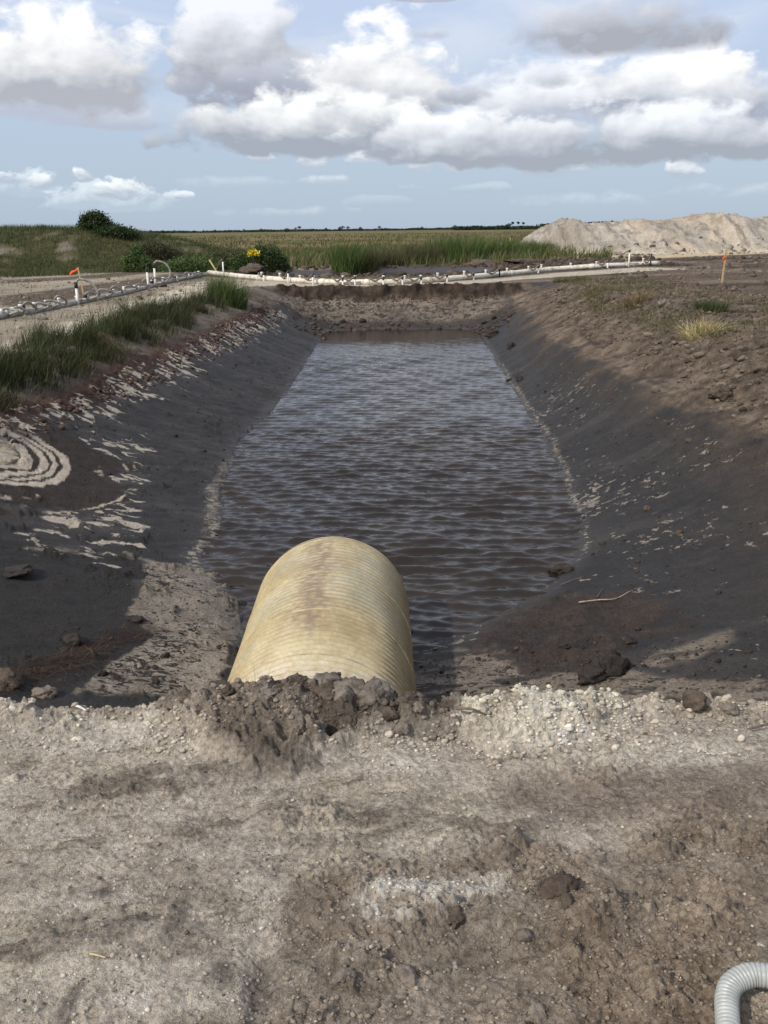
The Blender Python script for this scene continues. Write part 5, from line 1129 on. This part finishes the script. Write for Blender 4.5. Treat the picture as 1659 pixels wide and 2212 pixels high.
# berm grass and prairie
p, r_ = scatter_poly(60000, [(-22, 32.5), (-17, 33.0), (-13, 36.3), (-9, 39.2), (-5.3, 41), (-5.5, 46), (-10, 47), (-22, 47)], 35, lambda x, y: .15+.85*ss(.22, .02, fbm(x, y*.7, 2.2, 5, .6, 112)), .4)
zb = np.maximum(berm_h(p[:, 0], p[:, 1]), gtopv(p[:, 0], p[:, 1])); P = np.column_stack([p, zb])
blades_obj('berm_grass', P, r_.uniform(.10, .34, len(p)), r_.uniform(.012, .024, len(p)), np.stack([r_.normal(.15, .35, len(p)), r_.normal(0, .35, len(p))], 1), 1.5, shades(len(p), [(.055, .080, .024), (.08, .105, .034), (.09, .10, .04), (.042, .06, .02), (.11, .10, .05)], r_), LEAF, 6, 2)['kind'] = 'stuff'
def field(name, n, y0, y1, x0, x1, h_, w_, cols, seed, dens):
    r_ = np.random.default_rng(seed); y = np.exp(r_.uniform(math.log(y0), math.log(y1), n)); x = r_.uniform(x0, x1, n)*y
    k = r_.uniform(0, 1, n) < dens(x, y); x, y = x[k], y[k]; n = len(x); H = h_*r_.uniform(.4, 1.2, n)*(1+0*y)
    P = np.column_stack([x, y, gtopv(x, y)])
    blades_obj(name, P, H, w_*y/50*r_.uniform(.7, 1.4, n), np.stack([r_.normal(.15, .3, n), r_.normal(0, .3, n)], 1), 1.5, shades(n, cols, r_, .3), LEAF, seed, 2)['kind'] = 'stuff'
field('marsh_grass', 52000, 41.5, 75, -.30, .25, .62, .035, [(.065, .10, .026), (.10, .12, .036), (.16, .15, .06), (.05, .07, .022), (.20, .16, .08)], 36, lambda x, y: (.25+.75*ss(-.1, .25, fbm(x, y, 5, 3, .5, 160)))*(1-ss(9.0, 10.5, x)*ss(44, 46, y)*.97)*(x > -8-(y-42)*.0))
field('prairie_grass', 60000, 60, 420, -.46, .46, .45, .030, [(.10, .09, .036), (.14, .11, .05), (.08, .085, .03), (.17, .13, .07)], 37, lambda x, y: (.12+.88*ss(-.1, .3, fbm(x, y, 14, 3, .5, 161)))*(1-(x > 8.5)*(y < 66)))
# reeds behind the trench
reeds = [(752, 582, 1500, 1.35, .75, 'round clump of green reeds left of the ditch centre'), (790, 580, 900, 1.15, .6, 'lower yellow green reed clump beside the round one'), (840, 575, 700, .95, .7, 'short pale reeds behind the middle of the header pipe'),
         (905, 570, 1200, 1.15, .9, 'wide olive reed clump behind the ditch'), (955, 566, 1300, 1.5, .9, 'tall bright reeds right of the ditch'), (1005, 566, 1300, 1.45, .9, 'tall dark green reeds beside the dug bank'),
         (1055, 560, 1300, 1.2, .9, 'bright green reeds left of the yellow stake'), (1120, 555, 1300, 1.05, .9, 'bright green reeds right of the yellow stake'), (1165, 550, 900, .85, .7, 'last green reeds at the foot of the sand mound'), (1030, 562, 900, 1.3, .7, 'green reeds between the tall ones and the yellow stake'),
         (1090, 552, 900, 1.1, .8, 'bright reeds directly behind the yellow stake')]
for px, py, n, h_, rd, lab in reeds:
    clump('reed_clump', px, py, n, h_, rd, ([(.075, .08, .03), (.10, .10, .04), (.13, .11, .06), (.05, .055, .02)] if ('olive' in lab or 'pale' in lab or 'yellow green' in lab) else RG), lab, 'reeds', (.12, 0), .22, (.014, .030), 1.5, seed=40)
# shrubs and trees: leaves spread through lobes of a crown
def crown_mesh(name, lobes, n, leaf, cols, seed, mat=LEAF):
    r_ = np.random.default_rng(seed); L = np.array(lobes, float); w = (L[:, 3]*L[:, 4]*L[:, 5])**.7; k = r_.choice(len(L), n, p=w/w.sum())
    d = r_.normal(0, 1, (n, 3)); d /= np.linalg.norm(d, axis=1)[:, None]; rad_ = r_.uniform(.25, 1, n)**.45
    P = L[k, :3]+d*rad_[:, None]*L[k, 3:6]*(1+.18*r_.normal(0, 1, (n, 1)))
    t1 = r_.normal(0, 1, (n, 3)); t1 /= np.linalg.norm(t1, axis=1)[:, None]; t2 = np.cross(t1, r_.normal(0, 1, (n, 3))); t2 /= np.linalg.norm(t2, axis=1)[:, None]
    s = leaf*r_.uniform(.6, 1.4, n)[:, None]
    V = np.stack([P-t1*s, P-t2*s*.38, P+t1*s, P+t2*s*.38], 1).reshape(-1, 3)
    F_ = np.arange(n*4).reshape(-1, 4); cc = np.repeat(shades(n, cols, r_, .28), 4, 0)
    me = bpy.data.meshes.new(name); me.vertices.add(len(V)); me.vertices.foreach_set('co', V.astype(np.float32).ravel())
    me.loops.add(n*4); me.loops.foreach_set('vertex_index', F_.ravel().astype(np.int32)); me.polygons.add(n); me.polygons.foreach_set('loop_start', np.arange(0, n*4, 4, dtype=np.int32)); me.update(calc_edges=True)
    at = me.color_attributes.new('col', 'FLOAT_COLOR', 'POINT'); at.data.foreach_set('color', np.concatenate([cc, np.ones((len(cc), 1))], 1).astype(np.float32).ravel()); me.materials.append(mat); return me
barkm = simple('bark', (.09, .07, .055), .9, .2, .4, 15)
def shrub(px, py, Y, lobes, n, leaf, cols, lab, name='shrub', z=None, seed=0, flowers=None):
    q = WY(px, py, Y); z0_ = z if z is not None else q[2]; o = empty(name, (q[0], Y, z0_)); tag(o, lab, 'shrub')
    me = crown_mesh('foliage', lobes, n, leaf, cols, seed); f_ = bpy.data.objects.new('foliage', me); C.objects.link(f_); f_.parent = o
    m_ = MB(); r_ = random.Random(seed)
    for l in lobes[:6]: m_.tube(smooth_path([(0, 0, -.3), (l[0]*.4, l[1]*.4, l[2]*.5), (l[0], l[1], l[2]+l[5]*.4)], 6), [.03, .025, .022, .018, .012, .006], 5)
    m_.build('stem', barkm, o)
    if flowers:
        me = crown_mesh('flowers', flowers, 260, .055, [(.75, .55, .02), (.8, .65, .05)], seed+9, simple_flower); f2_ = bpy.data.objects.new('flowers', me); C.objects.link(f2_); f2_.parent = o
simple_flower = leafmat('petal', 'col', .2)
DG = [(.030, .050, .016), (.040, .065, .020), (.055, .080, .026), (.022, .036, .012)]; MG = [(.07, .12, .03), (.10, .15, .042), (.12, .16, .055), (.05, .085, .025)]
zb1 = lambda x, y: float(berm_h(np.array([x]), np.array([y]))[0])
def on_berm(px, Y): q = WY(px, 500, Y); return max(zb1(q[0], Y), g1(q[0], Y))-.05
shrub(206, 505, 42.5, [(0, 0, .45, .62, .6, .42), (-.40, 0, .30, .35, .4, .3), (.42, 0, .36, .38, .4, .34), (.1, 0, .68, .42, .4, .22), (-.25, .1, .62, .28, .3, .2), (.8, 0, .1, .4, .4, .3)], 4200, .060, DG, 'rounded dark green bush on the crest of the grassy berm', z=on_berm(206, 42.5), seed=1)
shrub(245, 525, 42.0, [(0, 0, .25, .9, .6, .28), (.6, 0, .15, .6, .5, .25)], 2600, .06, DG, 'low dark scrub right of the rounded bush on the berm', z=on_berm(245, 42), seed=2)
shrub(292, 545, 39.0, [(0, 0, .5, .45, .4, .55), (.3, 0, .4, .4, .4, .45), (-.35, 0, .35, .35, .35, .4), (.1, 0, .95, .25, .25, .25)], 3800, .055, MG, 'light green willow bush on the slope of the berm', z=on_berm(292, 39)-.05, seed=3)
shrub(340, 560, 41.0, [(0, 0, .35, .7, .5, .40), (.6, 0, .2, .6, .4, .3), (-.6, 0, .3, .5, .4, .35)], 2600, .05, [(.09, .075, .045), (.06, .055, .03), (.045, .055, .02)], 'brownish brush pile at the right end of the berm', z=on_berm(340, 41), seed=4)
shrub(400, 585, 38.5, [(0, 0, .3, .7, .5, .35), (.8, 0, .3, .7, .5, .35), (-.6, 0, .2, .5, .4, .3)], 3200, .05, MG, 'low green shrubs behind the bend of the header pipe', z=-.02, seed=5)
shrub(470, 575, 40, [(0, 0, .4, .9, .6, .45), (.9, 0, .45, .7, .5, .5), (-1, 0, .3, .8, .5, .4)], 4200, .05, [(.06, .075, .026), (.085, .095, .035), (.045, .055, .02), (.12, .10, .05)], 'olive weed thicket left of the flowering bush', z=-.02, seed=6)
shrub(550, 560, 37.6, [(0, 0, .45, .6, .5, .5), (.7, 0, .55, .5, .5, .55), (-.6, 0, .35, .5, .4, .4), (.25, 0, .85, .3, .3, .28)], 6500, .045, MG+DG, 'green bush with a patch of yellow flowers behind the header pipe', z=0, seed=7,
      flowers=[(.02, -.55, .82, .20, .10, .10), (.18, -.55, .74, .14, .1, .09), (-.1, -.55, .74, .12, .1, .07)])
shrub(603, 570, 35.6, [(0, 0, .40, .34, .4, .42), (-.25, 0, .5, .3, .3, .45), (.15, 0, .18, .3, .3, .22)], 4800, .045, DG, 'dark green bush hanging over the ditch right of the yellow flowers', z=0, seed=8)
put_clod('dirt_heap', 545, 596, 1.5, 'brown', 'small heap of brown dirt and roots in front of the yellow flowering bush', 'heap', pos=(WY(545, 590, 36.2)*np.array([1, 1, 0])), flat=.55)
put_clod('dirt_heap', 1035, 585, 1.3, 'brown', 'dug brown bank of earth between the reeds and the header pipe', 'heap', pos=(WY(1040, 585, 40.6)*np.array([1, 1, 0])), flat=.45)
put_clod('dirt_heap', 1130, 575, 1.5, 'brown', 'low brown spoil heap behind the header pipe right of centre', 'heap', pos=(WY(1135, 585, 41.0)*np.array([1, 1, 0])), flat=.3)
# ------------------------------------------------------------------ far trees
TG = [(.022, .034, .016), (.030, .045, .020), (.040, .055, .024)]
def tree_kinds():
    K_ = {}
    K_['round'] = [crown_mesh('crown', [(0, 0, .58, .42, .42, .36), (.22, 0, .45, .28, .28, .24), (-.25, .1, .48, .28, .28, .24), (0, .1, .80, .24, .24, .17)], 420, .07, TG, 60+i_) for i_ in range(3)]
    K_['flat'] = [crown_mesh('crown', [(0, 0, .80, .34, .34, .14), (.2, 0, .66, .24, .24, .10), (-.22, 0, .70, .2, .2, .10), (.05, 0, .93, .16, .16, .07)], 260, .06, TG, 70+i_) for i_ in range(3)]
    K_['low'] = [crown_mesh('crown', [(0, 0, .40, .9, .5, .40), (.7, 0, .32, .5, .4, .32), (-.7, 0, .30, .5, .4, .30)], 460, .09, TG, 80+i_) for i_ in range(2)]
    v = []; 
    r_ = np.random.default_rng(9); n = 60; a = r_.uniform(0, 6.28, n); P = np.zeros((n, 3)); P[:, 2] = .86
    K_['palm'] = [crown_mesh('crown', [(0, 0, .88, .17, .17, .14)], 110, .09, TG, 90)]
    return K_
TK = tree_kinds()
tm = MB().tube([(0, 0, -.02), (.01, 0, .45), (0, 0, .75)], [.030, .022, .010], 6).tube([(0, 0, .4), (.12, 0, .62)], [.014, .006], 5); tv = [tuple(v) for v in tm.V]
tme = bpy.data.meshes.new('trunk'); tme.from_pydata(tv, [], tm.F); tme.materials.append(barkm)
ptm = MB().tube([(0, 0, -.02), (.01, 0, .45), (0, 0, .86)], [.018, .014, .012], 6); pme = bpy.data.meshes.new('trunk'); pme.from_pydata([tuple(v) for v in ptm.V], [], ptm.F); pme.materials.append(barkm)
def far_tree(px, Yd, h_px, kind, lab, wide=1.0):
    d = ray(px, 500); s = Yd/d[1]; x = d[0]*s; h_ = h_px*K*Yd
    o = empty({'palm': 'palm_tree', 'low': 'shrub_tree'}.get(kind, 'tree'), (x, Yd, 0)); tag(o, lab, 'tree', 'trees on the far horizon')
    for me, nm in ((random.choice(TK[kind]), 'crown'), (pme if kind == 'palm' else tme, 'trunk')):
        c = bpy.data.objects.new(nm, me); C.objects.link(c); c.parent = o; c.scale = (h_*wide, h_*wide, h_); c.rotation_euler = (0, 0, random.uniform(0, 6.28))
TR = [(242, 1300, 7, 'low', 'low dark tree just right of the berm on the horizon'), (262, 1300, 6, 'low', 'second low dark tree right of the berm'), (300, 1400, 6, 'low', 'spreading low tree above the willow bush'), (325, 1300, 8, 'round', 'small round tree above the brush pile'),
      (351, 1350, 7, 'round', 'round tree right of the brush pile on the horizon'), (395, 1500, 5, 'low', 'faint low tree left of the lone far pair'), (419, 1350, 6, 'round', 'lone small round tree above the pipe bend'), (440, 1400, 6, 'flat', 'flat topped small tree right of the pipe bend'),
      (465, 1300, 7, 'round', 'round tree above the olive thicket'), (490, 1500, 5, 'low', 'low tree between two round ones above the thicket'), (527, 1350, 7, 'flat', 'flat topped tree left of the flowering bush'), (548, 1450, 6, 'low', 'low tree above the flowering bush'),
      (565, 1300, 8, 'round', 'round tree above the yellow flowers'), (590, 1450, 6, 'low', 'low tree before the widest horizon tree'), (620, 1200, 10, 'low', 'widest dark tree left of the picture centre'), (639, 1200, 9, 'flat', 'flat topped tree right beside the widest one'),
      (647, 1180, 12, 'flat', 'tallest slim tree left of the picture centre'), (672, 1450, 5, 'low', 'faint low tree right of the slim tree'), (705, 1300, 8, 'round', 'round tree over the first reed clump'), (735, 1200, 10, 'round', 'left one of a close pair of trees near the centre'),
      (741, 1220, 11, 'flat', 'right taller one of the close pair near the centre'), (752, 1200, 10, 'flat', 'slim tree right of the close pair'), (779, 1200, 9, 'round', 'rounded tree left of the picture centre line'), (820, 1200, 10, 'flat', 'tree nearest the picture centre'),
      (850, 1500, 5, 'low', 'faint low tree right of the centre'), (880, 1500, 5, 'low', 'second faint low tree right of the centre'), (911, 1300, 8, 'round', 'round tree above the olive reeds'), (945, 1500, 5, 'low', 'low tree before the big round one'),
      (982, 1100, 12, 'low', 'big rounded tree right of the centre'), (1100, 1000, 13, 'flat', 'flat topped tree left of the palms'), (1107, 1000, 15, 'palm', 'first palm left of the sand mound'), (1119, 1000, 15, 'palm', 'second palm left of the sand mound'),
      (1130, 1000, 14, 'palm', 'third palm left of the sand mound'), (1093, 1000, 11, 'round', 'dense tree at the end of the dark wood'), (1145, 1000, 9, 'low', 'low tree just right of the palms'), (1160, 1000, 8, 'low', 'low tree touching the sand mound outline'),
      (1590, 900, 17, 'low', 'dark tree showing in the dip of the sand mound')]
for px, Yd, hpx, kd, lab in TR: far_tree(px, Yd, hpx*1.0, kd, lab, 1.1)
def wood(px0, px1, Yd, h_px, n, leaf, seed, col=TG):
    r_ = np.random.default_rng(seed); px = r_.uniform(px0, px1, n); d0, d1 = ray(px0, 500), ray(px1, 500); x0, x1 = d0[0]/d0[1]*Yd, d1[0]/d1[1]*Yd
    x = r_.uniform(x0, x1, n); y = Yd+r_.uniform(-30, 60, n); hh = h_px*K*Yd*(.55+.55*ss(-.4, .4, fbm(x, x*0, 45, 4, .6, seed)))
    z = hh*r_.uniform(0, 1, n)**.8; P = np.column_stack([x, y, z])
    t1 = r_.normal(0, 1, (n, 3)); t1 /= np.linalg.norm(t1, axis=1)[:, None]; t2 = np.cross(t1, r_.normal(0, 1, (n, 3))); t2 /= np.linalg.norm(t2, axis=1)[:, None]; s = leaf*r_.uniform(.6, 1.4, n)[:, None]
    V = np.stack([P-t1*s, P-t2*s*.5, P+t1*s, P+t2*s*.5], 1).reshape(-1, 3)
    tag(meshobj('far_wood', V, np.arange(n*4).reshape(-1, 4), LEAF, None, False, {'col': np.repeat(shades(n, col, r_), 4, 0)}), kind='stuff')
wood(180, 1240, 1700, 4.2, 16000, 1.6, 201)
wood(990, 1095, 1050, 9, 5000, 1.4, 202)
wood(1095, 1180, 1050, 6, 2500, 1.3, 203)
wood(1180, 1760, 900, 13.5, 9000, 1.6, 204)
wood(-400, 240, 1500, 5, 4000, 1.6, 205)

# churned earth behind the header pipe
P, r_ = band_pts(2600, [(-4.5, 32.5), (11, 33.5), (12, 43), (3.8, 41.5), (-5, 42)], 26); ok = pip_sd(P[:, 0], P[:, 1], DITCH) < -.2; P = P[ok]
S = np.exp(r_.normal(math.log(.055), .6, len(P))).clip(.02, .26); P[:, 2] += S*.1
rubble('bank_crumbs', P, S, two((.035, .027, .021), (.12, .092, .07), r_.uniform(0, 1, len(P))), mg, seg=2)
P, r_ = band_pts(700, [(9, 45.5), (30, 45.0), (40, 46), (40, 48.5), (12, 48.5)], 27); S = np.exp(r_.normal(math.log(.07), .6, len(P))).clip(.03, .3); P[:, 2] = np.maximum(P[:, 2], mound_h(P[:, 0], P[:, 1]))
rubble('mound_crumbs', P, S, two((.08, .065, .052), (.36, .31, .24), r_.uniform(0, 1, len(P))), mg)

# weeds sprinkled over the sandy flat and along the tracks on the left
p, r_ = scatter_poly(16000, [(-7.0, 9), (-4.9, 8), (-4.8, 16), (-4.2, 24), (-4.0, 34), (-7.0, 34), (-7.1, 20)], 51, lambda x, y: ss(.12, .32, fbm(x, y, .9, 4, .6, 170)), .2)
P = np.column_stack([p, gtopv(p[:, 0], p[:, 1])])
blades_obj('bank_grass', P, r_.uniform(.06, .30, len(p)), r_.uniform(.005, .010, len(p)), r_.normal((.3, -.1), .5, (len(p), 2)), 1.5, shades(len(p), G1+[(.20, .16, .09)], r_), LEAF, 7, 3)['kind'] = 'stuff'
p, r_ = scatter_poly(14000, [(-22, 26), (-12, 24), (-8.2, 20), (-8, 40), (-13, 36), (-22, 33)], 52, lambda x, y: ss(.18, .36, fbm(x, y, 1.8, 4, .6, 171)), .2)
P = np.column_stack([p, gtopv(p[:, 0], p[:, 1])])
blades_obj('bank_grass', P, r_.uniform(.05, .22, len(p)), r_.uniform(.012, .02, len(p)), r_.normal((.2, 0), .5, (len(p), 2)), 1.5, shades(len(p), G1+[(.15, .12, .07)], r_), LEAF, 8, 2)['kind'] = 'stuff'
P, r_ = band_pts(2400, [(-7.0, 10), (-4.8, 9), (-4.2, 24), (-4, 32), (-14, 34), (-22, 30), (-8, 17)], 53); S = np.exp(r_.normal(math.log(.022), .6, len(P))).clip(.008, .10); P[:, 2] += S*.15
rubble('track_crumbs', P, S, two((.07, .056, .045), (.36, .31, .24), r_.uniform(0, 1, len(P))), mg)
P, r_ = band_pts(1500, Gs([(120, 900), (560, 680), (690, 720), (690, 760), (520, 940), (440, 1150), (180, 1180)]), 54); S = np.exp(r_.normal(math.log(.008), .55, len(P))).clip(.004, .04); P[:, 2] += S*.15
rubble('bank_crumbs', P, S, two((.018, .016, .015), (.055, .046, .040), r_.uniform(0, 1, len(P))), mg)

field('weed_clumps', 30000, 46, 260, -.30, .28, .80, .034, [(.05, .075, .022), (.08, .10, .034), (.12, .11, .05)], 62, lambda x, y: ss(.22, .34, fbm(x, y*.6, 4.5, 4, .6, 180))*(1-(x > 8.0)*(y < 68)))

P, r_ = band_pts(3600, [(5.5, 17), (9, 16), (20, 30), (24, 43), (11, 43), (8, 34)], 63); S = np.exp(r_.normal(math.log(.035), .6, len(P))).clip(.012, .16); P[:, 2] += S*.1
rubble('bank_crumbs', P, S, gcol(P[:, 0], P[:, 1])*r_.uniform(.6, 1.3, (len(P), 1)), mg)
